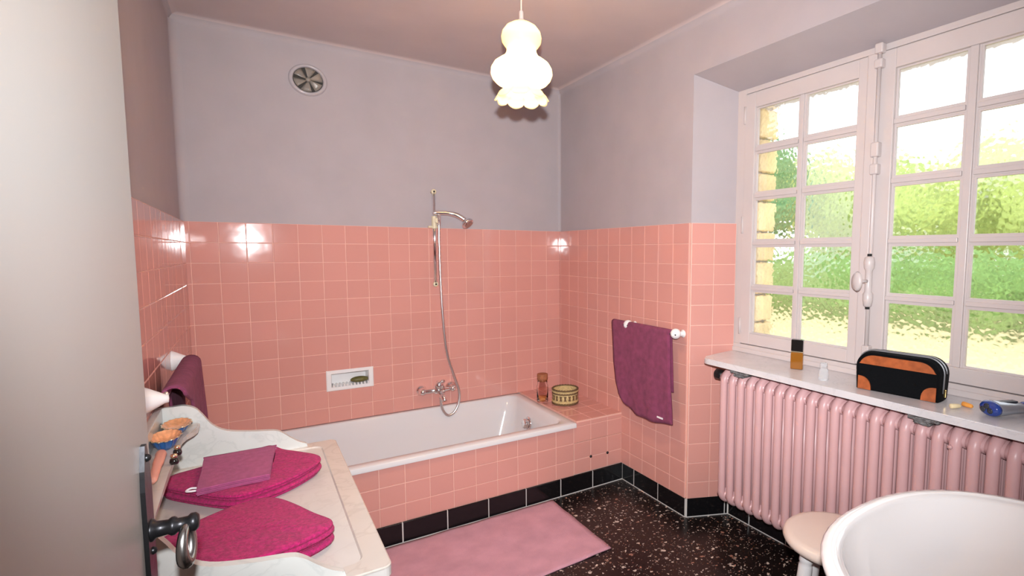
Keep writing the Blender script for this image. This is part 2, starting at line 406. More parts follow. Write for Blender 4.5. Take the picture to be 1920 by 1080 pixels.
# ------------------------------------------------------------------ wall tiles, one object each
TT = .007
TCACHE = {}
def tile_mesh(wd, ht, mname='tile', th=TT, bev=.0022):
    k = (round(wd, 4), round(ht, 4), mname, th)
    if k in TCACHE: return TCACHE[k]
    g = .0011 if mname == 'tile' else .0020; a, b = wd/2-g, ht/2-g; e = bev
    vs = []
    for (dx, z) in ((0, 0), (0, th-e*.8), (e, th)):
        vs += [(-a+dx, -b+dx, z), (a-dx, -b+dx, z), (a-dx, b-dx, z), (-a+dx, b-dx, z)]
    fs = []
    for r_ in (0, 4):
        for i in range(4): fs.append((r_+i, r_+(i+1) % 4, r_+4+(i+1) % 4, r_+4+i))
    fs.append((8, 9, 10, 11))
    me = bpy.data.meshes.new('wall_tile'); me.from_pydata(vs, [], fs); me.materials.append(M[mname]); TCACHE[k] = me
    return me
def tile_at(name, mesh, org, u, v, n, parent, tilt=.0022, rnd=random):
    o = bpy.data.objects.new(name, mesh); COL.objects.link(o)
    m = Matrix(((u.x, v.x, n.x, org.x), (u.y, v.y, n.y, org.y), (u.z, v.z, n.z, org.z), (0, 0, 0, 1)))
    m = m @ Matrix.Rotation(rnd.uniform(-tilt, tilt), 4, 'X') @ Matrix.Rotation(rnd.uniform(-tilt, tilt), 4, 'Y') @ Matrix.Translation((0, 0, rnd.uniform(-.0003, .0003)))
    setparent(o, parent); o.matrix_basis = m
    return o
def field(parent, org, u, v, n, ucuts, vcuts, keep=lambda a, b: True, mname='tile', name='wall_tile', proud=.004, th=TT):
    """tiles between successive cuts, standing proud of a grout bed"""
    for i in range(len(ucuts)-1):
        for j in range(len(vcuts)-1):
            a, b = (ucuts[i]+ucuts[i+1])/2, (vcuts[j]+vcuts[j+1])/2
            if not keep(a, b): continue
            tile_at(name, tile_mesh(abs(ucuts[i+1]-ucuts[i]), abs(vcuts[j+1]-vcuts[j]), mname, th), org+u*a+v*b+n*proud, u, v, n, parent)
def bed(parent, lo, hi, mname='grout'):
    return obj('grout_bed', bx(lo, hi), mname, parent)
GB = .0136    # grout bed depth
def rows(bottom):
    r = [ZT]; k = 1
    while ZT-TH*k > bottom+.012: r.append(ZT-TH*k); k += 1
    r.append(bottom); return r
# rear wall
cuts = [0.0]+[-.002-TW*i for i in range(1, 19)]+[XL]
SX0, SX1, SZ0, SZ1 = -.002-TW*13, -.002-TW*11, ZT-TH*9, ZT-TH*8
bm = NB(); box(bm, (XL, -GB, .44), (SX0, -.0001, ZT)); box(bm, (SX1, -GB, .44), (0, -.0001, ZT)); box(bm, (SX0, -GB, .44), (SX1, -.0001, SZ0)); box(bm, (SX0, -GB, SZ1), (SX1, -.0001, ZT))
obj('grout_bed', bm, 'grout', wall_back)
def keepb(a, b): return not (SX0 < a < SX1 and SZ0 < b < SZ1)
field(wall_back, Vector((0, -.004, 0)), X, Z, -Y, cuts, rows(.436), keepb)
# right wall
cuts = [0.0, -.0346]+[-.0346-TW*i for i in range(1, 11)]+[YC]
bm = NB(); box(bm, (-GB, YC, .10), (-.0001, 0, ZT)); obj('grout_bed', bm, 'grout', wall_right)
field(wall_right, Vector((-.004, 0, 0)), Y, Z, -X, cuts, rows(HP), lambda a, b: not (a > YT and b < .43))
# embrasure side
rd = Vector((XW, YW0-YC, 0)); RL = rd.length; rd.normalize(); rn = Vector((rd.y, -rd.x, 0))
if rn.y > 0: rn = -rn
bm = NB(); o0 = Vector((0, YC, 0))
prism(bm, [(-.004, .10), (RL, .10), (RL, ZT), (-.004, ZT)], .0001, GB, (rd, Z, rn), o0); obj('grout_bed', bm, 'grout', wall_right)
field(wall_right, o0+rn*.004, rd, Z, rn, [0, TW+.002, RL], rows(HP))
# left wall
cuts = [0.0]+[-TW*i for i in range(1, 15)]
bm = NB(); box(bm, (XL+.0001, -14*TW, .44), (XL+GB, 0, ZT)); box(bm, (XL+.0001, -14*TW, .0), (XL+GB, YT, .44)); obj('grout_bed', bm, 'grout', wall_left)
field(wall_left, Vector((XL+.004, 0, 0)), Y, Z, X, cuts, rows(HP), lambda a, b: not (a > YT and b < .43))
bm = NB(); box(bm, (XL+.0001, YF, 0), (XL+GB, -14*TW, ZT))
obj('grout_bed', bm, 'grout', wall_left)
bm = NB()
for i in range(14, 26):
    rr = rows(HP)
    for j in range(len(rr)-1): box(bm, (XL+.004, -TW*i-.001, rr[j]-.001), (XL+.011, max(-TW*(i+1), YF)+.001, rr[j+1]+.001))
tag(obj('wall_tile', bm, 'tile', wall_left), kind='stuff')

# ------------------------------------------------------------------ bath
tub = empty('bathtub', (-1.32, -.41, 0), 'white enamelled bathtub built into the pink tiled corner', 'bathtub')
TX0, TX1, TY0, TY1, TZ = XL+.012, -.362, -.832, -.012, .437
def rrect(x0, x1, y0, y1, r, n=8):
    out = []
    for cx, cy, a0 in ((x1-r, y1-r, 0), (x0+r, y1-r, pi/2), (x0+r, y0+r, pi), (x1-r, y0+r, 3*pi/2)):
        for k in range(n+1): a = a0+k/n*pi/2; out.append((cx+r*cos(a), cy+r*sin(a)))
    return out
bm = NB(); rings = []
specs = [(0, 0, 0, 0, .006, TZ-.027), (0, 0, 0, 0, .008, TZ-.004), (.004, .004, .004, .004, .008, TZ), (.045, .048, .062, .03, .06, TZ),
         (.053, .056, .070, .037, .07, TZ-.006), (.10, .085, .085, .055, .10, TZ-.12), (.18, .12, .10, .075, .12, TZ-.27), (.24, .15, .13, .10, .12, TZ-.33), (.34, .22, .20, .17, .12, TZ-.345)]
for (l_, r_, f_, b_, rad, z) in specs:
    rings.append([bm.verts.new((x, y, z)) for x, y in rrect(TX0+l_, TX1-r_, TY0+f_, TY1-b_, rad)])
for i in range(len(rings)-1):
    k = len(rings[i])
    for j in range(k): bm.faces.new((rings[i][j], rings[i][(j+1) % k], rings[i+1][(j+1) % k], rings[i+1][j]))
bm.faces.new(rings[-1])
obj('basin', bm, 'enamel', tub, smooth=True)
kn = frame_xf((-.462, -.375, .325), (-1, 0, .14))
bm = NB(); lathe(bm, [(.0, .0), (.042, 0), (.044, .006), (.035, .010)], 24, kn)
of = obj('overflow_plate', bm, 'chrome', tub, smooth=True)
bm = NB(); lathe(bm, [(.030, .008), (.030, .034), (.025, .039), (0.001, .040)], 20, kn, wob=lambda i, a, r, z: (r*(1+.10*cos(6*a)), z))
obj('drain_knob', bm, 'chrome', of, smooth=True)
# surround: tiled front and ledge
sur = empty('bath_surround', (-1.1, YT, 0), 'pink tiled bath front with a tiled ledge at its right end', 'surround')
bm = NB(); box(bm, (XL+.014, YT-.0036, 0), (-.378, YT+.05, .408)); box(bm, (-.3775, YT-.0036, .3095), (-.0155, YT+.05, .408)); box(bm, (-.378, YT+.004, 0), (-.0155, YT+.05, .408)); box(bm, (-.357, YT-.0030, .405), (-.0155, -.016, .4418))
obj('core', bm, 'grout', sur)
uc = [-.012, -.127, -.254, -.378]+[-.378-TW*i for i in range(1, 16)]
uc = [u for u in uc if u > XL+.02]+[XL+.012]
field(sur, Vector((0, YT+.002, 0)), X, Z, -Y, uc, [HP, .203, .309, .409], lambda a, b: not (a > -.378 and b < .309), proud=.0)
field(sur, Vector((0, YT+.002, 0)), X, Z, -Y, [-.012, -.127, -.254, -.362], [.409, .436], proud=.0)
field(sur, Vector((0, 0, .436)), X, Y, Z, [-.357, -.2440, -.128, -.012], [-.814, -.70, -.585, -.47, -.355, -.24, -.125, -.012], proud=.0)
hat = obj('access_panel', bx((-.375, YT-.0038, HP+.004), (-.016, YT+.003, .3065)), 'grout', sur)
field(hat, Vector((0, YT+.002, 0)), X, Z, -Y, [-.016, -.127, -.254, -.375], [HP+.003, .203, .3065], proud=.0, name='panel_tile')
for sx, sz in ((-.254, .203), (-.127, .200)):
    bm = NB(); lathe(bm, [(.0085, 0), (.0085, .004), (.006, .007), (.0005, .0075)], 14, frame_xf((sx, YT-.0045, sz), (0, -1, 0)))
    obj('screw_head', bm, 'iron', hat, smooth=True)
# ------------------------------------------------------------------ black plinth
bb = struct(empty('baseboard_back', (-1.1, YT, 0)), 'black tiled plinth along the bath front', 'baseboard')
obj('grout_bed', bx((XL+.011, YT-.0128, 0), (0, YT+.002, HP-.001)), 'whitegrout', bb)
field(bb, Vector((0, YT-.004, HP/2)), X, Z, -Y, [0]+[-.012-.0012-.2305*k+.0 for k in range(1, 10)]+[XL+.011], [-HP/2+.003, HP/2+.002], mname='plinth', name='plinth_tile', proud=0, th=.01)
br = struct(empty('baseboard_right', (0, -1.1, 0)), 'black tiled plinth under the hanging plum towel', 'baseboard')
obj('grout_bed', bx((-.0148, YT, 0), (-.0005, YC-.006, HP-.001)), 'whitegrout', br)
field(br, Vector((-.006, 0, HP/2)), Y, Z, -X, [YT-.014, -.952, -1.182, YC-.006], [-HP/2+.003, HP/2+.002], mname='plinth', name='plinth_tile', proud=0, th=.01)
bw = struct(empty('baseboard_window', (.15, -2.2, 0)), 'black tiled plinth below the window and radiator', 'baseboard')
bm = NB(); prism(bm, [(-.004, 0), (RL, 0), (RL, HP-.001), (-.004, HP-.001)], .0005, .0148, (rd, Z, rn), o0); obj('grout_bed', bm, 'whitegrout', bw)
field(bw, o0+rn*.006+Z*HP/2, rd, Z, rn, [-.002, .222, RL-.012], [-HP/2+.003, HP/2+.002], mname='plinth', name='plinth_tile', proud=0, th=.01)
obj('grout_bed', bx((XW-.0148, YW0-.010, 0), (XW-.0005, YW1, HP-.001)), 'whitegrout', bw)
field(bw, Vector((XW-.006, 0, HP/2)), Y, Z, -X, [YW0-.012]+[YW0-.16-.2305*k for k in range(6)]+[YW1], [-HP/2+.003, HP/2+.002], mname='plinth', name='plinth_tile', proud=0, th=.01)

# ------------------------------------------------------------------ window
win = struct(empty('window_1', (XW, -2.245, ZS)), 'white two-leaf casement window with twenty hammered glass panes', 'window')
XF0, XF1 = XW, XW+.06
bm = NB()
box(bm, (XF0, YW0+.012, ZS), (XF1, YW0-.052, 2.335), .003); box(bm, (XF0, YW1+.052, ZS), (XF1, YW1-.012, 2.335), .003)
box(bm, (XF0+.0008, YW0-.05, 2.300), (XF1, YW1+.05, 2.334), .003); box(bm, (XW+.037, YW0, 2.27), (XF1, YW1, 2.31)); box(bm, (XW+.037, YW0, .97), (XF1, YW1, 1.01)); box(bm, (XW+.037, YW0, .97), (XF1, YW0-.08, 2.31)); box(bm, (XF0-.006, YW0, ZS), (XF1, YW1, .982), .005); box(bm, (XF0-.012, YW0, ZS), (XF0+.01, YW1, .962), .004)
obj('frame', bm, 'woodwhite', win)
GZ = [(1.045, 1.272), (1.301, 1.508), (1.537, 1.752), (1.783, 1.990), (2.021, 2.218)]
pane_cache = {}
def pane(par, y0, y1, z0, z1):
    k = (round(abs(y1-y0), 3), round(z1-z0, 3))
    if k not in pane_cache:
        b = bx((-.002, -k[0]/2-.004, -k[1]/2-.004), (.002, k[0]/2+.004, k[1]/2+.004)); me = bpy.data.meshes.new('pane'); b.to_mesh(me); b.free(); me.materials.append(M['hammered']); pane_cache[k] = me
    o = bpy.data.objects.new('pane', pane_cache[k]); COL.objects.link(o); o.location = (XW+.022, (y0+y1)/2, (z0+z1)/2); setparent(o, par)
def sash(ya, yb, g1, g2, lab):
    """ya > yb outer edges, g1/g2 the two pane columns"""
    S0, S1 = XW-.008, XW+.034
    bm = NB()
    box(bm, (S0, ya, .986), (S1, g1[0], 2.295), .003); box(bm, (S0, g2[1], .986), (S1, yb, 2.295), .003)
    s = obj('sash', bm, 'woodwhite', win); s['label'] = lab
    for z0, z1 in ((.986, 1.045), (2.218, 2.295)): obj('rail', bx((S0+.0005, g1[0]+.001, z0), (S1, g2[1]-.001, z1), .003), 'woodwhite', s)
    def bar(a, b, vert):
        # glazing bar with a moulded nose toward the room
        bm = NB(); box(bm, (S0+.014, a[0], a[1]), (S1-.004, b[0], b[1]))
        iy, iz = (.006, 0) if vert else (0, .006)
        sg = -1 if b[0] < a[0] else 1
        box(bm, (S0+.004, a[0]+sg*iy, a[1]+iz), (S0+.016, b[0]-sg*iy, b[1]-iz), .002)
        obj('glazing_bar', bm, 'woodwhite', s)
    bar((g1[1], 1.045), (g2[0], 2.218), True)
    for k in range(4):
        for g in (g1, g2): bar((g[0], GZ[k][1]), (g[1], GZ[k+1][0]), False)
    for z0, z1 in GZ:
        for g in (g1, g2):
            pane(s, g[0], g[1], z0, z1)
    # glazing beads around each pane
    for z0, z1 in GZ:
        for g in (g1, g2):
            bm = NB(); t = .007
            a, b = g[0], g[1]
            for (p, q) in (((a, z0), (a-t, z1)), ((b+t, z0), (b, z1)), ((a-t, z0), (b+t, z0+t)), ((a-t, z1-t), (b+t, z1))): box(bm, (XW+.008, p[0], p[1]), (XW+.022, q[0], q[1]))
            obj('glazing_bead', bm, 'woodwhite', s)
    return s
sl = sash(-1.560, -2.207, (-1.624, -1.876), (-1.908, -2.165), 'far leaf of the casement')
sr = sash(-2.232, -2.930, (-2.318, -2.571), (-2.609, -2.865), 'near leaf of the casement')
obj('meeting_cover', bx((XW-.020, -2.207, .99), (XW+.03, -2.252, 2.296), .006), 'woodwhite', sr)
# hinges
for yy, par in ((-1.559, sl), (-2.931, sr)):
    for zz in (2.19, 1.62, 1.08):
        bm = NB(); tube(bm, [(XW-.008, yy, zz-.045), (XW-.008, yy, zz+.045)], .006, 8); obj('hinge', bm, 'woodwhite', par, smooth=True)
# espagnolette bolt
yb = -2.262
bm = NB(); tube(bm, [(XW-.026, yb, .99), (XW-.026, yb, 2.315)], .0085, 10); rod = obj('bolt_rod', bm, 'woodwhite', win, smooth=True)
for zz, hh in ((2.305, .02), (2.245, .018), (1.90, .03), (1.82, .022), (1.06, .02)):
    obj('rod_guide', bx((XW-.040, yb-.017, zz-hh), (XW-.006, yb+.017, zz+hh), .006), 'woodwhite', rod)
bm = NB(); prof = [(.008, 1.245), (.016, 1.25), (.020, 1.275), (.020, 1.30), (.014, 1.31), (.014, 1.40), (.020, 1.41), (.022, 1.435), (.018, 1.455), (.008, 1.46)]
lathe(bm, prof, 16, Matrix.Translation((XW-.032, yb, 0)), True, True); obj('lock_case', bm, 'woodwhite', rod, smooth=True)
bm = NB(); lathe(bm, [(.009, 1.236), (.009, 1.246)], 12, Matrix.Translation((XW-.032, yb, 0)), True, True); lathe(bm, [(.009, 1.459), (.009, 1.470)], 12, Matrix.Translation((XW-.032, yb, 0)), True, True)
obj('rod_joint', bm, 'rubber', rod)
bm = NB(); tube(bm, [(XW-.045, yb, 1.355), (XW-.085, yb+.012, 1.355)], .007, 10)
lathe(bm, [(.003, -.012), (.018, -.010), (.026, 0), (.022, .010), (.004, .013)], 24, frame_xf((XW-.092, yb+.014, 1.355), (-1, .25, 0)) @ Matrix.Diagonal((1, 1.6, 1, 1)), True, True)
kx = obj('handle_knob', bm, 'woodwhite', rod, smooth=True)

# exterior stone reveal
for side, y0 in ((1, -1.600), (-1, -2.890)):
    z = .93; k = 0
    while z < 2.26:
        h = (.165, .15, .18, .16)[k % 4]
        bm = bx((XW+.075, y0, z+.005), (.447, y0+side*.12, min(z+h, 2.27)-.005), .012)
        obj('stone_block', bm, 'stone', wall_right); z += h; k += 1
# outside sill & lintel faces are masonry; mortar behind blocks
# ------------------------------------------------------------------ marble sill and brackets
poly = [(XW-.001, YW0-.002), (.10, -1.530), (-.015, -1.552)]
for k in range(1, 9): a = pi/2+k/8*pi/2; poly.append((-.008+.055*cos(a), -1.607+.055*sin(a)))
poly += [(-.066, -2.2), (-.066, -2.985), (-.03, -3.02), (XW-.001, YW1+.002)]
bm = NB(); prism(bm, poly, ZS-.028, ZS)
bmesh.ops.bevel(bm, geom=[e for e in bm.edges if abs(e.verts[0].co.z-e.verts[1].co.z) < 1e-5 and e.verts[0].co.z > ZS-.001], offset=.006, segments=3, affect='EDGES')
sill = tag(obj('window_sill', bm, 'marble_sill'), 'white marble window sill above the pink radiator', 'sill')
for i, yy in enumerate((-1.775, -2.60)):
    bm = NB(); box(bm, (-.03, yy-.05, ZS-.050), (XW, yy+.05, ZS-.029), .006); box(bm, (-.025, yy-.02, ZS-.066), (XW, yy+.03, ZS-.048), .006)
    bmesh.ops.subdivide_edges(bm, edges=bm.edges[:], cuts=1, use_grid_fill=True)
    for v in bm.verts: v.co += Vector((random.uniform(-.004, .004), random.uniform(-.006, .006), random.uniform(-.004, .0)))
    obj('sill_bracket', bm, 'cement', sill)

# ------------------------------------------------------------------ radiator
rad = empty('radiator', (.07, -2.3, .12), 'pink cast iron column radiator below the marble sill', 'radiator')
RZ0, RZ1, RX0, RX1, RP = .135, .886, -.012, .145, .0545
bm = NB()
c = .05
path = []
fx, bxx = RX0+.017, RX1-.017
def arc(cx, cz, r, a0, a1, n=6): return [(cx+r*cos(a0+(a1-a0)*k/n), 0, cz+r*sin(a0+(a1-a0)*k/n)) for k in range(n+1)]
zt, zb = RZ1-.016, RZ0+.06
loop = arc(bxx-c, zt-c, c, 0, pi/2)+arc(fx+c, zt-c, c, pi/2, pi)+arc(fx+c, zb+c, c, pi, 1.5*pi)+arc(bxx-c, zb+c, c, 1.5*pi, 2*pi)
tube(bm, loop+[loop[0]], .0175, 14, cap=False, ell=(Y, 1.12))
tube(bm, [((fx+bxx)/2, 0, zb+.01), ((fx+bxx)/2, 0, zt-.01)], .0135, 10)
for xx in (fx+.038, bxx-.038): tube(bm, [(xx, 0, zb+.01), (xx, 0, zt-.01)], .0135, 10)
# headers: flattened bodies joining the columns
for zc in (zt-.034, zb+.034):
    tube(bm, [(fx+.012, 0, zc), (bxx-.012, 0, zc)], .030, 14, ell=(Y, .60))
    tube(bm, [((fx+bxx)/2, -RP/2, zc), ((fx+bxx)/2, RP/2, zc)], .033, 16, ell=(X, 1.95))
bmesh.ops.remove_doubles(bm, verts=bm.verts[:], dist=1e-5)
bmesh.ops.recalc_face_normals(bm, faces=bm.faces[:])
sec = bpy.data.meshes.new('section'); bm.to_mesh(sec); bm.free(); sec.materials.append(M['radiator'])
for p in sec.polygons: p.use_smooth = True
for k in range(25):
    o = bpy.data.objects.new('section', sec); COL.objects.link(o); o.location = (0, -1.657-RP*k, 0); setparent(o, rad)
bm = NB(); tube(bm, [((fx+bxx)/2, -1.64, zt-.03), ((fx+bxx)/2, -1.60, zt-.03)], .014, 12)
vb = obj('valve', bm, 'radiator', rad, smooth=True)
bm = NB(); tube(bm, [((fx+bxx)/2-.02, -1.628, zt-.028), ((fx+bxx)/2-.025, -1.608, zt-.028), ((fx+bxx)/2-.028, -1.578, zt-.028), ((fx+bxx)/2-.029, -1.57, zt-.028)], [.018, .026, .028, .020], 16); obj('valve_knob', bm, 'rubber', vb, smooth=True)
bm = NB(); tube(bm, [(fx-.012, -2.685, zt-.055), (fx-.026, -2.685, zt-.055)], .007, 10); obj('bleed_screw', bm, 'radiator', rad, smooth=True)

# ------------------------------------------------------------------ ventilation fan
fan = empty('ventilation_fan', (-1.662, 0, 2.37), 'round ventilation fan with six blades high on the rear wall', 'fan')
fx_ = Matrix.Translation((-1.662, 0, 2.452)) @ Matrix.Diagonal((1.12, 1, 1, 1)) @ frame_xf((0, 0, 0), (0, -1, 0), (1, 0, 0))
bm = NB(); lathe(bm, [(.068, .004), (.070, .014), (.078, .018), (.086, .012), (.089, .0)], 48, fx_); obj('ring', bm, 'fanring', fan, smooth=True)
bm = NB(); lathe(bm, [(.0005, .002), (.07, .002)], 40, fx_); obj('duct', bm, 'fanblack', fan)
for k in range(6):
    bm = NB(); a0 = 2*pi*k/6+.35; vs = []
    for i in range(4):
        r_ = .010+.056*i/3
        for j in range(4):
            a = a0+(-.5+j/3)*.78; vs.append(bm.verts.new(fx_ @ Vector((r_*cos(a), r_*sin(a), .006+.009*j/3))))
    for i in range(3):
        for j in range(3): bm.faces.new((vs[i*4+j], vs[i*4+j+1], vs[i*4+j+5], vs[i*4+j+4]))
    o = obj('blade', bm, 'fanmetal', fan, smooth=True); s = o.modifiers.new('t', 'SOLIDIFY'); s.thickness = .0015
bm = NB(); lathe(bm, [(.012, .004), (.012, .016), (.008, .02), (.0005, .021)], 16, fx_); obj('hub', bm, 'fanmetal', fan, smooth=True)

# ------------------------------------------------------------------ soap dish and soap
sd = empty('soap_dish', ((SX0+SX1)/2, 0, SZ0), 'white porcelain soap dish set into the rear wall tiles', 'soap dish')
a0, a1, c0, c1 = SX0-.009, SX1+.009, SZ0-.010, SZ1+.006
bm = NB()
def rr4(x0, x1, z0, z1, y): return [bm.verts.new(q) for q in ((x0, y, z0), (x1, y, z0), (x1, y, z1), (x0, y, z1))]
rg = [rr4(a0, a1, c0, c1, -.006), rr4(a0, a1, c0, c1, -.016), rr4(a0+.004, a1-.004, c0+.004, c1-.004, -.020), rr4(a0+.026, a1-.026, c0+.022, c1-.020, -.020), rr4(a0+.030, a1-.030, c0+.024, c1-.024, -.012), rr4(a0+.038, a1-.036, c0+.030, c1-.032, .055)]
for i in range(5):
    for k in range(4): bm.faces.new((rg[i][k], rg[i][(k+1) % 4], rg[i+1][(k+1) % 4], rg[i+1][k]))
bm.faces.new(rg[-1])
obj('dish_body', bm, 'porcelain', sd)
for k in range(11):
    xx = a0+.040+k*.0195
    bm = NB(); tube(bm, [(xx, -.019, c0+.022), (xx, -.016, c0+.031), (xx, .035, c0+.033)], .0052, 8); obj('drain_rib', bm, 'porcelain', sd, smooth=True)
# carve the wall behind so that the recess is open: rear wall opening
wb = wall_back.data; bm = NB()
box(bm, (XL-.2, 0, 0), (SX0, .2, HC+.1)); box(bm, (SX1, 0, 0), (.6, .2, HC+.1)); box(bm, (SX0, 0, 0), (SX1, .2, SZ0)); box(bm, (SX0, 0, SZ1), (SX1, .2, HC+.1)); box(bm, (SX0, .08, SZ0), (SX1, .2, SZ1))
bm.transform(Matrix.Translation(-wall_back.location)); bm.to_mesh(wb); bm.free()
bm = NB(); bmesh.ops.create_uvsphere(bm, u_segments=24, v_segments=12, radius=1, matrix=Matrix.Translation((-1.445, -.001, c0+.052)) @ Matrix.Diagonal((.053, .026, .0185, 1)))
tag(obj('soap_bar', bm, 'soap', smooth=True), 'olive green oval soap bar lying in the white wall dish', 'soap')

# ------------------------------------------------------------------ shower: riser rail, handset, hose, mixer
rail = empty('shower_rail', (-.97, 0, 1.27), 'thin chrome shower rail screwed to the rear wall', 'shower rail')
bm = NB(); tube(bm, [(-.97, -.045, 1.262), (-.97, -.045, 1.862)], .0115, 14); obj('rail_tube', bm, 'chrome', rail, smooth=True)
for zz in (1.262, 1.862):
    bm = NB(); tube(bm, [(-.97, 0, zz), (-.97, -.045, zz)], .008, 12); lathe(bm, [(.016, 0), (.017, .012), (.013, .016), (.0005, .0165)], 20, frame_xf((-.97, -.040, zz), (0, -1, 0)), True)
    e = obj('end_bracket', bm, 'ivoryplastic', rail, smooth=True)
    bm = NB(); lathe(bm, [(.006, 0), (.006, .003), (.0005, .0032)], 12, frame_xf((-.97, -.056, zz), (0, -1, 0))); obj('screw', bm, 'rubber', e)
bm = NB(); tube(bm, [(-.97, -.045, 1.625), (-.97, -.045, 1.705)], .0165, 16); box(bm, (-1.01, -.056, 1.628), (-.945, -.034, 1.642), .003); box(bm, (-.972, -.075, 1.660), (-.935, -.035, 1.692), .006)
obj('slider', bm, 'ivoryplastic', rail, smooth=False)
hs = empty('shower_handset', (-.95, -.07, 1.69), 'chrome hand shower hooked on the slider of the rail', 'shower head')
bm = NB(); pth = smoothpath([(-.985, -.070, 1.722), (-.955, -.072, 1.726), (-.90, -.082, 1.727), (-.84, -.095, 1.716), (-.795, -.108, 1.690), (-.770, -.115, 1.668)], 5)
tube(bm, pth, [.011]*3+[.0150]*10+[.017]*(len(pth)-17)+[.020, .023, .025, .025], 14); obj('handle', bm, 'chrome', hs, smooth=True)
hx = frame_xf((-.772, -.118, 1.664), (.42, -.55, -.72)); bm = NB()
lathe(bm, [(.006, -.026), (.027, -.020), (.040, -.004), (.042, .008), (.037, .0135), (.0005, .014)], 28, hx @ Matrix.Diagonal((1, 1, 1, 1)), True); hd = obj('spray_head', bm, 'chrome', hs, smooth=True)
bm = NB(); lathe(bm, [(.028, .0135), (.028, .016), (.0005, .0165)], 24, hx); obj('spray_plate', bm, 'steel', hd)
bm = NB(); tube(bm, [(-.946, -.073, 1.716), (-.947, -.073, 1.65)], [.0125, .0095], 12)
for k in range(5): tube(bm, [(-.9465, -.073, 1.695-.011*k), (-.9465, -.073, 1.690-.011*k)], .0125-.0005*k, 12)
obj('hose_nut', bm, 'chrome', hs, smooth=True)
hose = smoothpath([(-.947, -.073, 1.655), (-.948, -.07, 1.55), (-.942, -.062, 1.307), (-.930, -.06, 1.023), (-.909, -.06, .806), (-.868, -.06, .656), (-.832, -.062, .535), (-.838, -.068, .45), (-.872, -.072, .392), (-.915, -.074, .378), (-.948, -.072, .42), (-.958, -.068, .475), (-.957, -.066, .505)], 16)
bm = NB(); tube(bm, hose, [.0098 if i % 2 else .0084 for i in range(len(hose))], 10)
tag(obj('shower_hose', bm, 'hose', smooth=True), 'ribbed chrome shower hose looping down to the bath mixer', 'hose')
mx = empty('bath_mixer', (-.968, 0, .50), 'chrome wall mixer tap above the rear rim of the bath', 'tap')
bm = NB(); tube(bm, [(-1.085, -.062, .557), (-.865, -.062, .557)], .0155, 16); tube(bm, [(-.998, -.062, .557), (-.934, -.062, .557)], .025, 18); obj('body', bm, 'chrome', mx, smooth=True)
for xx in (-1.075, -.875):
    bm = NB(); lathe(bm, [(.036, 0), (.036, .006), (.026, .022), (.017, .030), (.017, .062)], 24, frame_xf((xx, -.011, .560), (0, -1, 0))); bmesh.ops.create_uvsphere(bm, u_segments=16, v_segments=10, radius=.0205, matrix=Matrix.Translation((xx, -.064, .557))); obj('rosette', bm, 'chrome', mx, smooth=True)
bm = NB(); tube(bm, [(-.966, -.062, .565), (-.966, -.062, .600), (-.966, -.064, .612)], [.030, .029, .020], 18); lv = obj('cartridge_dome', bm, 'chrome', mx, smooth=True)
bm = NB(); tube(bm, smoothpath([(-.966, -.062, .604), (-.962, -.085, .618), (-.958, -.120, .628)], 5), [.018]*5+[.015]*5+[.015], 12, ell=(Z, .6)); obj('lever', bm, 'chrome', lv, smooth=True)
bm = NB(); tube(bm, smoothpath([(-.966, -.066, .553), (-.962, -.095, .530), (-.955, -.125, .512), (-.952, -.132, .496)], 5), [.020]*5+[.017]*5+[.016]*6, 14); obj('spout', bm, 'chrome', mx, smooth=True)
bm = NB(); tube(bm, [(-.957, -.064, .545), (-.957, -.066, .500)], [.016, .0115], 14); obj('hose_outlet', bm, 'chrome', mx, smooth=True)

# ------------------------------------------------------------------ jar and basket on the ledge
LZ = .4435
jar = empty('cork_jar', (-.345, -.32, LZ), 'small glass jar with cork stopper standing on the tiled ledge', 'jar')
jx = Matrix.Translation((-.335, -.335, LZ))
bm = NB(); lathe(bm, [(.0005, .003), (.036, .003), (.039, .01), (.039, .115), (.034, .128), (.033, .155), (.036, .158), (.036, .161), (.030, .160), (.030, .128), (.035, .115), (.035, .012), (.0005, .010)], 28, jx); obj('glass', bm, 'clearglass', jar, smooth=True)
bm = NB(); lathe(bm, [(.0005, .0115), (.0345, .0115), (.0345, .034), (.0005, .035)], 24, jx); obj('contents', bm, 'bathsalt', jar, smooth=True)
bm = NB(); lathe(bm, [(.0295, .145), (.0305, .161), (.037, .162), (.037, .196), (.034, .198), (.0005, .198)], 24, jx, True); obj('stopper', bm, 'cork', jar)
bk = empty('straw_basket', (-.215, -.44, LZ), 'round woven straw basket with dark pattern beside the jar', 'basket')
kx_ = Matrix.Translation((-.213, -.435, LZ))
bm = NB(); lathe(bm, [(.0005, .002), (.082, .002), (.086, .010), (.086, .098), (.082, .098), (.081, .010), (.0005, .008)], 40, kx_); obj('wall', bm, 'straw', bk, smooth=True)
for zz, mm, rr in ((.006, 'strawdark', .0065), (.018, 'straw', .006), (.075, 'strawdark', .005), (.086, 'straw', .006), (.100, 'strawdark', .0065)):
    bm = NB(); n_ = 56
    pts = [kx_ @ Vector((.0865*cos(2*pi*k/n_), .0865*sin(2*pi*k/n_), zz+.0016*(k % 2))) for k in range(n_+1)]
    tube(bm, pts, [rr*(1 if k % 2 else .8) for k in range(n_+1)], 7, cap=False); obj('braid', bm, mm, bk, smooth=True)
for k in range(18):
    a = 2*pi*k/18; h = .048
    bm = NB(); c_ = kx_ @ Vector((.0868*cos(a), .0868*sin(a), h)); n3 = Vector((cos(a), sin(a), 0)); t3 = Vector((-sin(a), cos(a), 0))
    prism(bm, [(-.009, -.016), (.009, -.016), (.005, 0), (.009, .016), (-.009, .016), (-.005, 0)], -.002, .002, (t3, Z, n3), c_); obj('motif', bm, 'strawdark', bk)
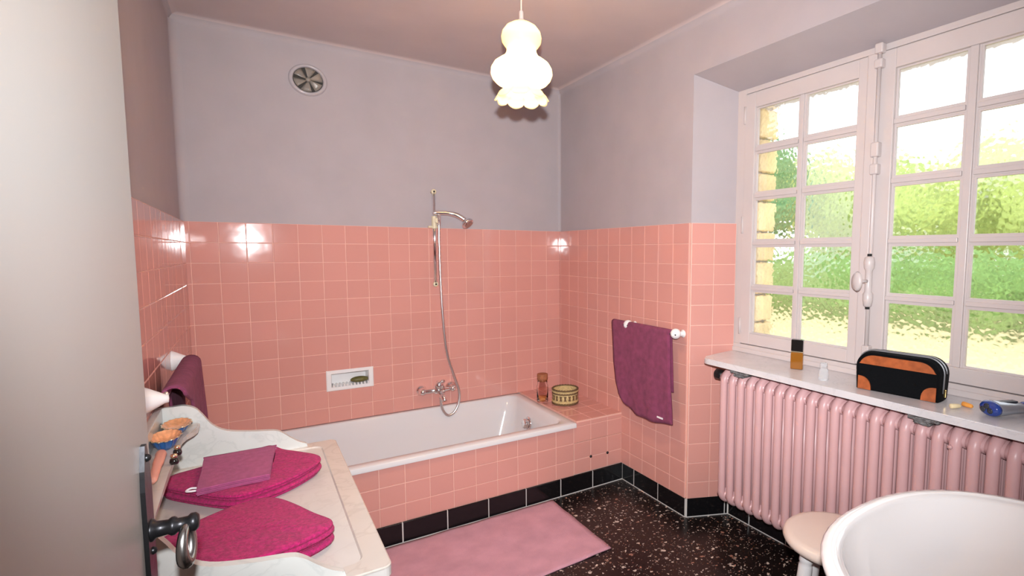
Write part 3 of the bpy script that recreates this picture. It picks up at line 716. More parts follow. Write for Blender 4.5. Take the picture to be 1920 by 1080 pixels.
for i, (dx, dy, rr) in enumerate(((-.03, .01, .026), (.025, -.02, .028), (.02, .035, .024))):
    bm = NB(); bmesh.ops.create_icosphere(bm, subdivisions=2, radius=rr, matrix=kx_ @ Matrix.Translation((dx, dy, .012+rr*.75)) @ Matrix.Diagonal((1, 1.2, .75, 1)))
    tag(obj('soap_lump', bm, ('creamfoam', 'strawdark', 'straw')[i], smooth=True), ('cream soap lump inside the straw basket', 'dark brown lump inside the straw basket', 'straw coloured lump inside the straw basket')[i], 'soap')

# ------------------------------------------------------------------ towel rails and hanging towels
def towel_bar(label, wallx, sgn, ya, yb, m1, m2, z, off, ball=True):
    t = empty('towel_rail', (wallx, (ya+yb)/2, z), label, 'towel rail')
    bxx_ = wallx+sgn*off
    bm = NB(); tube(bm, [(bxx_, ya, z), (bxx_, yb, z)], .0085, 12); obj('bar', bm, 'chrome', t, smooth=True)
    for m in (m1, m2):
        bm = NB(); lathe(bm, [(.022, 0), (.022, .006), (.013, .016), (.012, .040), (.012, .080), (.008, .088), (.0005, .090)] if ball else [(.040, 0), (.041, .008), (.036, .020), (.022, .055), (.014, .075), (.012, .088), (.0005, .090)], 24, frame_xf((wallx+sgn*.011, m, z), (sgn, 0, 0)) @ Matrix.Diagonal((1, 1, (off+(.02 if ball else .004))/.09, 1)))
        b_ = obj('mount', bm, 'porcelain', t, smooth=True)
        if not ball: continue
        bm = NB(); bmesh.ops.create_uvsphere(bm, u_segments=18, v_segments=12, radius=.029, matrix=Matrix.Translation((bxx_, m, z+.004))); obj('knuckle', bm, 'porcelain', b_, smooth=True)
        for sy in (-1, 1):
            bm = NB(); bmesh.ops.create_uvsphere(bm, u_segments=8, v_segments=6, radius=.0042, matrix=Matrix.Translation((bxx_-.021, m+sy*.0205, z+.002))); obj('screw', bm, 'rubber', b_, smooth=True)
    return t
BRX = -.068
towel_bar('white porcelain towel rail on the right wall behind the plum towel', 0, -1, -.80, -1.385, -.948, -1.372, 1.03, .068)
BLX = XL+.062
towel_bar('white porcelain towel rail on the left wall beside the washstand', XL, 1, -.825, -1.49, -.82, -1.49, 1.035, .060, False)
def hang(name, mname, bar_x, sgn, zbar, r, y_of, zbot, zback, n=22, nv=26, th=.008, rb=None, fb=.6):
    rb = rb or r; rm = (r+rb)/2; mid = bar_x+sgn*(r-rb)/2
    """cloth over a bar along y; y_of(u, s) -> y ; zbot(u) front hem ; sgn: direction away from the wall"""
    bm = NB(); grid = []
    for i in range(n+1):
        u = i/n; row = []
        zb_ = zbot(u)
        L = [('f', k/nv) for k in range(nv, -1, -1)]
        for _, t in L:
            z = zbar-(zbar-zb_)*t
            wav = .006*sin(u*9+t*2.2)*t+.004*sin(u*21)*t
            row.append(Vector((bar_x+sgn*(r+wav+.010*t), y_of(u, t), z)))
        for k in range(1, 8):
            a = k/8*pi; row.append(Vector((mid+sgn*rm*cos(a), y_of(u, 0), zbar+rm*sin(a)*.9)))
        for k in range(nv+1):
            t = k/nv; row.append(Vector((bar_x-sgn*rb, y_of(.02+.94*u, min(1, t*fb)), zbar-(zbar-zback)*t)))
        grid.append([bm.verts.new(p) for p in row])
    for i in range(n):
        for k in range(len(grid[0])-1): bm.faces.new((grid[i][k], grid[i+1][k], grid[i+1][k+1], grid[i][k+1]))
    o = obj(name, bm, mname, smooth=True); s = o.modifiers.new('t', 'SOLIDIFY'); s.thickness = th; s.offset = 0
    return o
def interp(tab, u):
    for (a, p), (b, q) in zip(tab, tab[1:]):
        if u <= b:
            t = (u-a)/(b-a); t = t*t*(3-2*t)*.35+t*.65; return p+(q-p)*t
    return tab[-1][1]
def yR(u, t):
    l = interp([(0, -.802), (.5, -.832), (.8, -.862), (1, -.90)], t); r_ = interp([(0, -1.345), (.5, -1.360), (1, -1.385)], t)
    return l+(r_-l)*u
tR = tag(hang('hanging_towel', 'plum', BRX, -1, 1.035, .017, yR, lambda u: interp([(0, .60), (.12, .545), (.35, .508), (.7, .512), (1, .535)], u), .70), 'plum terry towel hanging on the right wall rail', 'towel', 'hanging towels')
bm = bx((BRX-.038, -1.318, .548), (BRX-.034, -1.270, .557)); obj('care_label', bm, 'whitecloth', tR)
# stitched band across the towel
def yL(u, t):
    a = interp([(0, -.845), (.3, -.83), (1, -.85)], t); b = interp([(0, -1.43), (.08, -1.36), (.16, -1.272), (.3, -1.255), (1, -1.15)], t)
    return a+(b-a)*u
tL = tag(hang('hanging_towel', 'plum', BLX, 1, 1.028, .045, yL, lambda u: .66, .70, rb=.013, fb=1.2), 'plum terry towel hanging on the left wall rail behind the washstand', 'towel', 'hanging towels')

# ------------------------------------------------------------------ marble washstand
ws = empty('washstand', (-2.0, -1.77, 0), 'marble topped washstand with curved upstands by the left wall', 'washstand')
WX0, WX1, WY0, WY1, WZ = XL+.014, -1.738, -1.272, -2.245, .75
bm = NB(); out = rrect(WX0, WX1, WY1, WY0, .02, 5); prism(bm, out, WZ-.026, WZ-.0035)
rim_o = rrect(WX0, WX1, WY1, WY0, .02, 5); rim_i = rrect(WX0+.02, WX1-.052, WY1+.052, WY0-.052, .03, 5)
obj('slab', bm, 'marble_field', ws)
bm = NB(); A = [bm.verts.new((*p, WZ-.004)) for p in rim_o]; A2 = [bm.verts.new((p[0], p[1], WZ-.001)) for p in rim_o]
rim_o2 = rrect(WX0+.003, WX1-.003, WY1+.003, WY0-.003, .018, 5); B0 = [bm.verts.new((*p, WZ+.001)) for p in rim_o2]
B = [bm.verts.new((*p, WZ+.001)) for p in rim_i]; Cc = [bm.verts.new((*[q for q in p], WZ-.005)) for p in rrect(WX0+.016, WX1-.057, WY1+.057, WY0-.057, .028, 5)]
L = [A, A2, B0, B, Cc]
for i in range(4):
    k = len(A)
    for j in range(k): bm.faces.new((L[i][j], L[i][(j+1) % k], L[i+1][(j+1) % k], L[i+1][j]))
obj('raised_border', bm, 'marble_cream', ws)
prof = smoothpath([(p[0], 0, p[1]) for p in ((-2.215, .962), (-2.19, .962), (-2.162, .949), (-2.142, .923), (-2.117, .884), (-2.078, .856), (-2.009, .840), (-1.94, .830), (-1.915, .818), (-1.888, .794), (-1.862, .774), (-1.838, .762))], 4)
poly = [(WX0, WZ-.002), (WX0, .962)]+[(v.x, v.z) for v in prof]+[(-1.834, WZ-.002)]
for y0 in (-1.296, -2.222-.0):
    bm = NB(); prism(bm, poly, -.010, .010, (X, Z, -Y), Vector((0, y0, 0)))
    bmesh.ops.bevel(bm, geom=[e for e in bm.edges if abs(abs(e.verts[0].co.y-y0)-.01) < 1e-4 and abs(e.verts[0].co.y-e.verts[1].co.y) < 1e-5 and max(e.verts[0].co.z, e.verts[1].co.z) > .755], offset=.003, segments=2, affect='EDGES')
    obj('side_upstand', bm, 'marble_white', ws)
obj('back_upstand', bx((WX0, -2.212, WZ-.002), (WX0+.02, -1.306, .962), .003), 'marble_white', ws)
sh = [(WX0+.02, -1.307), (-2.150, -1.307), (-2.152, -1.37), (-2.160, -1.40), (-2.176, -1.43), (-2.185, -1.47), (-2.186, -1.76), (-2.185, -2.05), (-2.176, -2.09), (-2.160, -2.12), (-2.152, -2.15), (-2.150, -2.211), (WX0+.02, -2.211)]
bm = NB(); prism(bm, sh, .882, .900); bmesh.ops.bevel(bm, geom=[e for e in bm.edges if e.verts[0].co.z > .899 and e.verts[1].co.z > .899], offset=.004, segments=2, affect='EDGES')
obj('shelf', bm, 'marble_cream', ws)
# wooden cabinet under the slab
cab = obj('cabinet', bx((WX0, -2.21, .10), (-1.80, -1.31, WZ-.027), .004), 'darkwood', ws)
for y0, y1 in ((-1.33, -1.75), (-1.77, -2.19)):
    d = obj('cabinet_door', bx((-1.801, y0, .13), (-1.785, y1, WZ-.06), .003), 'darkwood', cab)
for xx in (WX0+.03, -1.83):
    for yy in (-1.34, -2.18): bm = NB(); tube(bm, [(xx, yy, 0), (xx, yy, .105)], [.018, .026], 10); obj('foot', bm, 'darkwood', ws, smooth=True)

# ------------------------------------------------------------------ folded towels on the washstand
def fold(name, mname, outline, layers, z0, wave=.002, topz=None, seed=1, parent=None, n=6, smooth=True):
    """layers: list of (thickness, inset) stacked from z0; rounded edges, one cloth"""
    rnd = random.Random(seed); bm = NB(); loop = smoothloop([(x, y, 0) for x, y in outline], n)
    cen = sum(loop, Vector())/len(loop); z = z0
    def ring(inset, zz, tilt=True):
        vs = []
        for p in loop:
            d = (cen-p); q = p+d.normalized()*min(inset, d.length*.6)
            h = zz
            if topz: h = z0+(zz-z0)*topz(q.x, q.y)
            vs.append(bm.verts.new((q.x, q.y, h)))
        return vs
    def skin(a, b):
        k = len(a)
        for j in range(k): bm.faces.new((a[j], a[(j+1) % k], b[(j+1) % k], b[j]))
    for li, (t, ins) in enumerate(layers):
        top = li == len(layers)-1
        rs = [ring(ins+t*.45, z), ring(ins+t*.12, z+t*.15), ring(ins, z+t*.5), ring(ins+t*.12, z+t*.85), ring(ins+t*.45, z+t)]
        for a, b in zip(rs, rs[1:]): skin(a, b)
        last = rs[-1]
        if top and wave == 0: bm.faces.new(rs[-1])
        elif top:
            k = len(loop)
            for f in (.12, .3, .5, .7, .88):
                vs = []
                for i, v in enumerate(last if f == .12 else rs[-1]):
                    base = rs[-1][i].co
                    q = base.lerp(Vector((cen.x, cen.y, base.z)), f)
                    hz = z0+(z+t-z0)*(topz(q.x, q.y) if topz else 1)
                    vs.append(bm.verts.new((q.x, q.y, hz+rnd.uniform(-1, 1)*wave*.5+wave*sin(q.x*60+q.y*45))))
                skin(last, vs); last = vs
            bm.faces.new(last)
        else: bm.faces.new(rs[-1])
        if li == 0: bm.faces.new(rs[0][::-1])
        z += t
    return obj(name, bm, mname, parent, smooth=smooth)
WT = WZ-.0035
outA = [(-2.215, -1.93), (-2.16, -1.865), (-2.10, -1.812), (-2.04, -1.775), (-1.985, -1.768), (-1.945, -1.80), (-1.905, -1.88), (-1.868, -1.975), (-1.838, -2.045), (-1.842, -2.082), (-1.875, -2.110), (-1.93, -2.135), (-1.99, -2.150), (-2.06, -2.145), (-2.115, -2.110), (-2.16, -2.05), (-2.20, -1.985)]
tag(fold('folded_towel', 'magenta', outA, [(.010, .016), (.011, .002), (.011, .014), (.011, .001), (.010, .004)], WT, seed=2, wave=.0022, topz=lambda x, y: .72+.38*min(1, max(0, (-1.78-y)/.3))), 'magenta bath towel folded into a fan, nearest the door handle', 'towel', 'folded towels on the washstand')
outB = [(-2.238, -1.515), (-2.215, -1.475), (-2.15, -1.445), (-2.06, -1.395), (-1.975, -1.350), (-1.945, -1.352), (-1.915, -1.41), (-1.872, -1.462), (-1.828, -1.520), (-1.814, -1.565), (-1.830, -1.612), (-1.89, -1.678), (-1.955, -1.722), (-2.02, -1.745), (-2.06, -1.738), (-2.12, -1.685), (-2.19, -1.605), (-2.23, -1.55)]
tag(fold('folded_towel', 'magenta', outB, [(.013, .012), (.013, .001), (.012, .009), (.009, .002)], WT, seed=5, wave=.0024), 'long magenta towel folded under the mauve washcloth', 'towel', 'folded towels on the washstand')
wc = tag(fold('washcloth', 'mauve', [(-2.130, -1.423), (-2.04, -1.421), (-1.944, -1.420), (-1.940, -1.43), (-1.952, -1.55), (-1.962, -1.672), (-1.97, -1.682), (-2.05, -1.684), (-2.128, -1.692), (-2.138, -1.684), (-2.136, -1.55), (-2.136, -1.43)], [(.005, .003), (.005, 0), (.005, .002), (.005, 0)], WT+.0475, seed=9, wave=0, n=3, smooth=False), 'mauve washcloth with a white hanging loop on a folded towel', 'washcloth')
bm = NB(); tube(bm, smoothpath([(-2.130, -1.676, WT+.058), (-2.150, -1.678, WT+.060), (-2.162, -1.668, WT+.059), (-2.152, -1.655, WT+.060), (-2.132, -1.660, WT+.058)], 5), .0028, 8); obj('hanging_loop', bm, 'whitecloth', wc, smooth=True)

# ------------------------------------------------------------------ small things on the washstand shelf
SHZ = .9005
def dish(label, c, rx, ry, h):
    t = empty('scalloped_dish', (c[0], c[1], SHZ), label, 'dish', 'scalloped dishes on the washstand shelf')
    m4 = Matrix.Translation((c[0], c[1], SHZ)) @ Matrix.Diagonal((rx, ry, 1, 1))
    wob = lambda i, a, r, z: (r*(1+.045*cos(14*a)*(r > .6)), z)
    bm = NB(); lathe(bm, [(.001, 0), (.55, 0), (.72, h*.35), (.95, h*.92), (1.0, h)], 56, m4, wob=wob); obj('outside', bm, 'blueglaze', t, smooth=True)
    bm = NB(); lathe(bm, [(.985, h+.001), (.93, h*.94), (.70, h*.55), (.4, h*.4), (.001, h*.38)], 56, m4, wob=wob); obj('inside', bm, 'orangeglaze', t, smooth=True)
    bm = NB(); tube(bm, [m4 @ Vector(((1.02+.045*cos(14*a))*cos(a), (1.02+.045*cos(14*a))*sin(a), h)) for a in [2*pi*k/112 for k in range(113)]], .0016, 6, cap=False)
    obj('gilt_rim', bm, 'gold', t, smooth=True)
dish('blue scalloped dish with orange inside nearest the far upstand', (-2.203, -1.385), .037, .060, .026)
dish('blue scalloped dish with orange inside half behind the door', (-2.215, -1.535), .036, .060, .034)
pk = empty('hairbrush', (-2.222, -1.72, SHZ), 'salmon pink hairbrush handle standing out beside the door edge', 'hairbrush')
bm = NB(); tube(bm, smoothpath([(-2.215, -1.63, SHZ+.018), (-2.210, -1.68, SHZ+.022), (-2.208, -1.76, SHZ+.022), (-2.207, -1.86, SHZ+.016)], 5), [.007, .009, .011, .012, .013]+[.012]*5+[.010]*5+[.007], 14, ell=(Z, .8)); obj('handle', bm, 'pinkplastic', pk, smooth=True)
for i, (xx, yy) in enumerate(((-2.180, -1.625), (-2.180, -1.70))):
    ps = empty('scent_vial', (xx, yy, SHZ), ('tiny black vial with gilt cap next to the blue dish', 'tiny black vial with gilt cap next to the pink brush')[i], 'vial', 'black vials on the washstand shelf')
    bm = NB(); lathe(bm, [(.0005, 0), (.009, 0), (.011, .006), (.009, .014), (.004, .017)], 14, Matrix.Translation((xx, yy, SHZ))); obj('bottle', bm, 'blackgloss', ps, smooth=True)
    bm = NB(); lathe(bm, [(.0045, .016), (.0075, .018), (.0075, .026), (.0005, .028)], 12, Matrix.Translation((xx, yy, SHZ))); obj('cap', bm, 'gold', ps, smooth=True)

# ------------------------------------------------------------------ door with iron latch
hinge = Vector((-2.168, -3.285, 0)); tip = Vector((-2.131, -2.405, 0)); dd = (tip-hinge).normalized(); dn = Vector((dd.y, -dd.x, 0)); DL = (tip-hinge).length
door = struct(empty('door_1', hinge), 'cream painted door standing open at the left edge', 'door')
def P(s, n_, z): return hinge+dd*s+dn*n_+Z*z
bm = NB(); prism(bm, [(0, -.04), (DL, -.04), (DL, 0), (0, 0)], .008, 2.12, (dd, dn, Z), hinge)
bmesh.ops.bevel(bm, geom=[e for e in bm.edges if abs(e.verts[0].co.z-e.verts[1].co.z) > 1], offset=.004, segments=3, affect='EDGES'); obj('leaf', bm, 'doorwhite', door)
hp_ = DL-.055
bm = NB(); pl_ = [(hp_-.022, .80), (hp_+.022, .80), (hp_+.024, .83), (hp_+.02, .86), (hp_+.022, 1.12), (hp_+.018, 1.15), (hp_+.006, 1.185), (hp_-.006, 1.185), (hp_-.018, 1.15), (hp_-.022, 1.12), (hp_-.02, .86), (hp_-.024, .83)]
prism(bm, pl_, .0, .006, (dd, Z, dn), hinge); lp = obj('lock_plate', bm, 'iron', door)
for zz in (1.165, 1.02, .83): bm = NB(); bmesh.ops.create_uvsphere(bm, u_segments=10, v_segments=6, radius=.006, matrix=Matrix.Translation(P(hp_, .006, zz))); obj('plate_screw', bm, 'iron', lp, smooth=True)
bm = NB(); a = P(hp_, .005, 1.052); b = P(hp_, .058, 1.056)
prf = [(.017, 0), (.017, .004), (.0125, .008), (.011, .022), (.014, .026), (.014, .030), (.0105, .034), (.0105, .046), (.014, .050), (.014, .056), (.010, .060), (.0005, .0605)]
lathe(bm, prf, 18, frame_xf(P(hp_, .004, 1.052), dn)); hd = obj('spindle', bm, 'iron', door, smooth=True)
hm = frame_xf(P(hp_-.010, .049, 1.055), dd, dn)
bm = NB(); ppts = []
for k in range(25):
    a = 2*pi*k/24; ppts.append(P(hp_-.010-.006*(1-cos(a)), .049+.004*sin(a), 1.050-.025*(1-cos(a)))+dd*.012*sin(a))
tube(bm, ppts, [.0062+.0032*(1-cos(2*pi*k/24))/2 for k in range(25)], 10, cap=False); obj('drop_handle', bm, 'steel', hd, smooth=True)
for zz in (.3, 1.8):
    bm = NB(); tube(bm, [P(0, .006, zz-.05), P(0, .006, zz+.05)], .008, 10); obj('hinge', bm, 'iron', door, smooth=True)
# door frame around the opening
bm = NB(); box(bm, (DX0-.0, YF-.15, 0), (DX0+.012, YF, DH)); box(bm, (DX1-.012, YF-.15, 0), (DX1, YF, DH)); box(bm, (DX0, YF-.15, DH-.012), (DX1, YF, DH)); box(bm, (DX1-.012, YF, 0), (DX1+.06, YF+.014, DH+.06))
struct(obj('trim_1', bm, 'doorwhite'), 'cream door lining around the opening the view is taken from', 'door frame')

# ------------------------------------------------------------------ pendant lamp
LX, LY = -1.050, -1.525
lamp = empty('pendant_lamp', (LX, LY, 2.07), 'lit opal glass pendant lamp with a ruffled lower rim', 'lamp')
zl = lambda py: 2.07+(190-py)*.00211
T0 = Matrix.Translation((LX, LY, 0))
prof = [(.024, zl(47)), (.040, zl(49)), (.060, zl(55)), (.074, zl(64)), (.0785, zl(73)), (.076, zl(82)), (.066, zl(89)), (.057, zl(94)), (.059, zl(101)), (.068, zl(109)), (.088, zl(115)), (.108, zl(122)), (.119, zl(131)), (.121, zl(140)), (.114, zl(149)), (.100, zl(156)), (.084, zl(160)), (.072, zl(163)), (.068, zl(166)), (.072, zl(170)), (.084, zl(175)), (.096, zl(181)), (.103, zl(187)), (.106, zl(190))]
NP = len(prof)
def ruffle(i, a, r, z):
    k = max(0, (i-(NP-6))/5)
    return r*(1+.03*k*cos(9*a)), z+.016*k*(1-abs(cos(4.5*a))**.6)
bm = NB(); lathe(bm, prof, 90, T0, wob=ruffle)
sh_ = obj('glass_shade', bm, 'opal', lamp, smooth=True); s = sh_.modifiers.new('t', 'SOLIDIFY'); s.thickness = .003; s.offset = -1
bm = NB(); lathe(bm, [(.005, zl(25)+.0), (.009, zl(27)), (.0095, zl(40)), (.016, zl(43)), (.024, zl(46)), (.026, zl(48.5)), (.001, zl(49))], 20, T0); obj('lamp_cap', bm, 'lampcap', lamp, smooth=True)
bm = NB(); tube(bm, [(LX, LY, zl(27)), (LX, LY, 2.69)], .0035, 8); obj('cord', bm, 'cord', lamp, smooth=True)
bm = NB(); lathe(bm, [(.004, 2.655), (.03, 2.66), (.042, 2.685), (.042, HC)], 24, T0); obj('ceiling_rose', bm, 'lampcap', lamp, smooth=True)
bm = NB(); lathe(bm, [(.014, zl(50)), (.014, zl(75))], 14, T0, True, True); obj('bulb_holder', bm, 'lampcap', lamp, smooth=True)
bm = NB(); bmesh.ops.create_uvsphere(bm, u_segments=18, v_segments=12, radius=.028, matrix=Matrix.Translation((LX, LY, zl(112))) @ Matrix.Diagonal((1, 1, 1.25, 1))); obj('bulb', bm, 'bulb', lamp, smooth=True)
pl2 = bpy.data.lights.new('bulb_light', 'POINT'); pl2.energy = 27; pl2.color = (1, .74, .48); pl2.shadow_soft_size = .03
plo = bpy.data.objects.new('bulb_light', pl2); COL.objects.link(plo); plo.location = (LX, LY, zl(134)); setparent(plo, lamp)

# ------------------------------------------------------------------ bath mat
bm = NB(); nx, ny = 40, 26; g = []
mc = [(-1.66, -.838), (-.542, -.838), (-.540, -1.443), (-1.68, -1.475)]
for i in range(nx+1):
    for j in range(ny+1):
        u, v = i/nx, j/ny
        a = Vector(mc[0]).lerp(Vector(mc[1]), u); b = Vector(mc[3]).lerp(Vector(mc[2]), u); p = a.lerp(b, v)
        e = .003*sin(u*19)*(v < .04)
        g.append(bm.verts.new((p.x, p.y+e, .0075+.0018*sin(u*13+v*5)*sin(v*9+u*3)+.0012*sin(u*31+v*23))))
for i in range(nx):
    for j in range(ny): k = i*(ny+1)+j; bm.faces.new((g[k], g[k+ny+1], g[k+ny+2], g[k+1]))
mt = tag(obj('bath_mat', bm, 'mat', smooth=True), 'pink cotton bath mat lying on the terrazzo before the bath', 'bath mat'); s = mt.modifiers.new('t', 'SOLIDIFY'); s.thickness = .006; s.offset = -1

# ------------------------------------------------------------------ stool
st = empty('stool', (-.275, -2.455, 0), 'round ivory wooden stool between radiator and washbasin', 'stool')
sx = Matrix.Translation((-.283, -2.455, 0))
bm = NB(); lathe(bm, [(.001, .440), (.165, .440), (.176, .447), (.180, .458), (.176, .470), (.168, .477), (.150, .480), (.001, .481)], 48, sx); obj('seat', bm, 'stool', st, smooth=True)
bm = NB(); lathe(bm, [(.105, .405), (.115, .41), (.115, .441)], 32, sx, True); obj('apron', bm, 'stoolleg', st)
for a in (2.75, 2.75+pi/2, 2.75+pi, 2.75+1.5*pi):
    d = Vector((cos(a), sin(a), 0)); b0 = Vector((-.283, -2.455, .442))+d*.112; b1 = Vector((-.283, -2.455, 0))+d*.155
    bm = NB(); ts = [0, .03, .09, .11, .125, .14, .30, .55, .75, .92, 1]; rs = [.021, .022, .023, .024, .020, .023, .025, .022, .018, .014, .013]
    tube(bm, [b0.lerp(b1, t) for t in ts], rs, 14); obj('leg', bm, 'stoolleg', st, smooth=True)

# ------------------------------------------------------------------ pedestal washbasin
wb_ = empty('washbasin', (-.65, -3.1, 0), 'white porcelain pedestal washbasin in the near right corner', 'washbasin')
def bas(sc_x, sc_y, cy, z, n_=56, ex=2.3, clip=-3.292):
    out = []
    for k in range(n_):
        a = 2*pi*k/n_; c_, s_ = cos(a), sin(a)
        x = -.65+.435*sc_x*abs(c_)**(2/ex)*(1 if c_ > 0 else -1); y = cy+.405*sc_y*abs(s_)**(2/ex)*(1 if s_ > 0 else -1)
        out.append((x, max(y, clip), z))
    return out
bm = NB(); lv = [(.42, .40, -3.12, .60), (.62, .60, -3.115, .645), (.84, .83, -3.12, .70), (.965, .96, -3.128, .755), (.995, .99, -3.13, .785), (1.0, 1.0, -3.13, .797), (.985, .985, -3.13, .804), (.955, .952, -3.13, .806), (.90, .895, -3.128, .802)]
inn = [(.872, .86, -3.115, .794, -3.19), (.845, .83, -3.11, .775, -3.19), (.79, .77, -3.105, .735, -3.185), (.66, .62, -3.09, .685, -3.175), (.42, .38, -3.07, .655, -3.16), (.10, .09, -3.05, .648, -3.1)]
rings = [[bm.verts.new(p) for p in bas(a, b, c_, z)] for a, b, c_, z in lv]+[[bm.verts.new(p) for p in bas(a, b, c_, z, clip=cl)] for a, b, c_, z, cl in inn]
for i in range(len(rings)-1):
    k = len(rings[0])
    for j in range(k): bm.faces.new((rings[i][j], rings[i][(j+1) % k], rings[i+1][(j+1) % k], rings[i+1][j]))
bm.faces.new(rings[0][::-1]); bm.faces.new(rings[-1])
obj('bowl', bm, 'porcelain', wb_, smooth=True)
bm = NB(); lathe(bm, [(.15, 0), (.145, .02), (.11, .10), (.095, .30), (.10, .50), (.14, .61), (.17, .64)], 32, Matrix.Translation((-.65, -3.12, 0)), True, True); obj('pedestal', bm, 'porcelain', wb_, smooth=True)
for xx in (-.74, -.56):
    bm = NB(); lathe(bm, [(.022, .80), (.022, .83), (.014, .84), (.012, .87), (.028, .875), (.028, .90), (.001, .905)], 16, Matrix.Translation((xx, -3.24, 0))); obj('tap', bm, 'chrome', wb_, smooth=True)
bm = NB(); tube(bm, smoothpath([(-.65, -3.24, .80), (-.65, -3.24, .88), (-.65, -3.20, .91), (-.65, -3.12, .895), (-.65, -3.10, .87)], 5), .013, 12); obj('spout', bm, 'chrome', wb_, smooth=True)
bm = NB(); lathe(bm, [(.001, .6495), (.024, .6495), (.028, .652)], 20, Matrix.Translation((-.65, -3.05, 0))); obj('drain', bm, 'chrome', wb_, smooth=True)

# ------------------------------------------------------------------ things on the sill
SZ = ZS+.0005
# perfume bottle
pb = empty('perfume_bottle', (.118, -1.995, SZ), 'amber perfume bottle with a black cap on the window sill', 'perfume bottle')
rz = Matrix.Translation((.118, -1.992, SZ)) @ Matrix.Rotation(R(28), 4, 'Z')
def rbox(a, b, bev, xf): return box(NB(), a, b, bev, 3, xf)
obj('flask', rbox((-.019, -.027, 0), (.019, .027, .079), .005, rz), 'amber', pb)
obj('gilt_collar', rbox((-.0185, -.0265, .0792), (.0185, .0265, .0835), .001, rz), 'gold', pb)
obj('cap', rbox((-.018, -.026, .0837), (.018, .026, .138), .004, rz), 'blackgloss', pb)
# small clear vial
vi = empty('clear_vial', (.03, -2.185, SZ), 'small frosted clear plastic vial standing alone on the sill', 'vial')
vx = Matrix.Translation((.03, -2.182, SZ))
bm = NB(); lathe(bm, [(.001, 0), (.019, 0), (.0205, .004), (.0185, .04), (.016, .048), (.001, .05)], 20, vx); obj('cup', bm, 'clearplastic', vi, smooth=True)
bm = NB(); lathe(bm, [(.014, .0505), (.0145, .070), (.012, .073), (.001, .0735)], 18, vx); obj('cap', bm, 'clearplastic', vi, smooth=True)
# toiletry bag
bag = empty('toiletry_bag', (.085, -2.475, SZ), 'black toiletry bag with tan leather trim on the sill', 'bag')
bd = (Vector((.055, -2.613, 0))-Vector((.019, -2.329, 0))); BL = bd.length; bd.normalize(); bn_ = Vector((-bd.y, bd.x, 0))
if bn_.x < 0: bn_ = -bn_
B0 = Vector((.019, -2.329, SZ)); BH, BD = .150, .105
def bag_profile(ins=0):
    # outline along the length seen from the room: rounded upper corners
    out = [(ins+.004, ins), (BL-ins-.004, ins)]
    r_ = .055
    for k in range(9): a = k/8*pi/2; out.append((BL-ins-r_+r_*cos(a), BH-ins-r_+r_*sin(a)))
    for k in range(9): a = pi/2+k/8*pi/2; out.append((ins+r_+r_*cos(a), BH-ins-r_+r_*sin(a)))
    return out
bm = NB(); rings = []
for d, ins in ((.0, .006), (.004, 0), (.03, -.003), (.052, -.004), (.075, -.003), (BD-.004, 0), (BD, .006)):
    rings.append([bm.verts.new(B0+bd*x+bn_*d+Z*max(z, 0)*(1-.10*(d/BD-.5)*0)) for x, z in bag_profile(ins)])
for i in range(len(rings)-1):
    k = len(rings[0])
    for j in range(k): bm.faces.new((rings[i][j], rings[i][(j+1) % k], rings[i+1][(j+1) % k], rings[i+1][j]))
bm.faces.new(rings[0][::-1]); bm.faces.new(rings[-1]); obj('body', bm, 'bagblack', bag)
pf = bag_profile(.010); topc = [p for p in pf if p[1] > BH-.047]
poly = sorted(topc, key=lambda p: p[0]); zc = BH-.047
poly = [(min(p[0] for p in poly)-.003, zc)]+poly+[(max(p[0] for p in poly)+.003, zc)]
bm = NB(); prism(bm, poly, -.0045, .001, (bd, Z, bn_), B0); obj('leather_band', bm, 'leather', bag)
for x0, sg in ((.009, 1), (BL-.009, -1)):
    poly = [(x0, .002)]+[(x0+sg*.048*cos(k/8*pi/2)**.8, .002+.052*sin(k/8*pi/2)**.8) for k in range(9)]
    bm = NB(); prism(bm, poly, -.0045, .001, (bd, Z, bn_), B0); obj('leather_corner', bm, 'leather', bag)
for d in (.0, BD):
    bm = NB(); tube(bm, [B0+bd*x+bn_*d+Z*max(z, .003) for x, z in bag_profile(.003)[1:]+bag_profile(.003)[:1]], .0035, 8); obj('piping', bm, 'bagblack', bag, smooth=True)
for d in (.034, .060):
    bm = NB(); tube(bm, [B0+bd*x+bn_*d+Z*z for x, z in bag_profile(-.004)[2:]] if d == .060 else [B0+bd*x+bn_*d+Z*z for x, z in [(BL+.003, .03)]+bag_profile(-.004)[2:]], .0032, 8); obj('zip', bm, 'zip', bag, smooth=True)
bm = NB(); box(bm, (-.003, -.004, -.028), (.003, .004, 0), .001, 2, Matrix.Translation(B0+bd*(BL+.008)+bn_*.034+Z*.046)); obj('zip_pull', bm, 'brass', bag)
# two foam plugs
for i, (mm, c_, an, lab) in enumerate((('creamfoam', (.040, -2.672), 60, 'cream foam plug on the sill right of the bag'), ('orangefoam', (.088, -2.690), -20, 'orange foam plug on the sill right of the bag'))):
    d = Vector((cos(R(an-90)), sin(R(an-90)), 0)); p0 = Vector((*c_, SZ+.0085))
    bm = NB(); tube(bm, [p0-d*.019, p0-d*.017, p0, p0+d*.014, p0+d*.018], [.006, .0085, .008, .007, .004], 14)
    tag(obj('foam_plug', bm, mm, smooth=True), lab, 'plug', 'foam plugs on the sill')
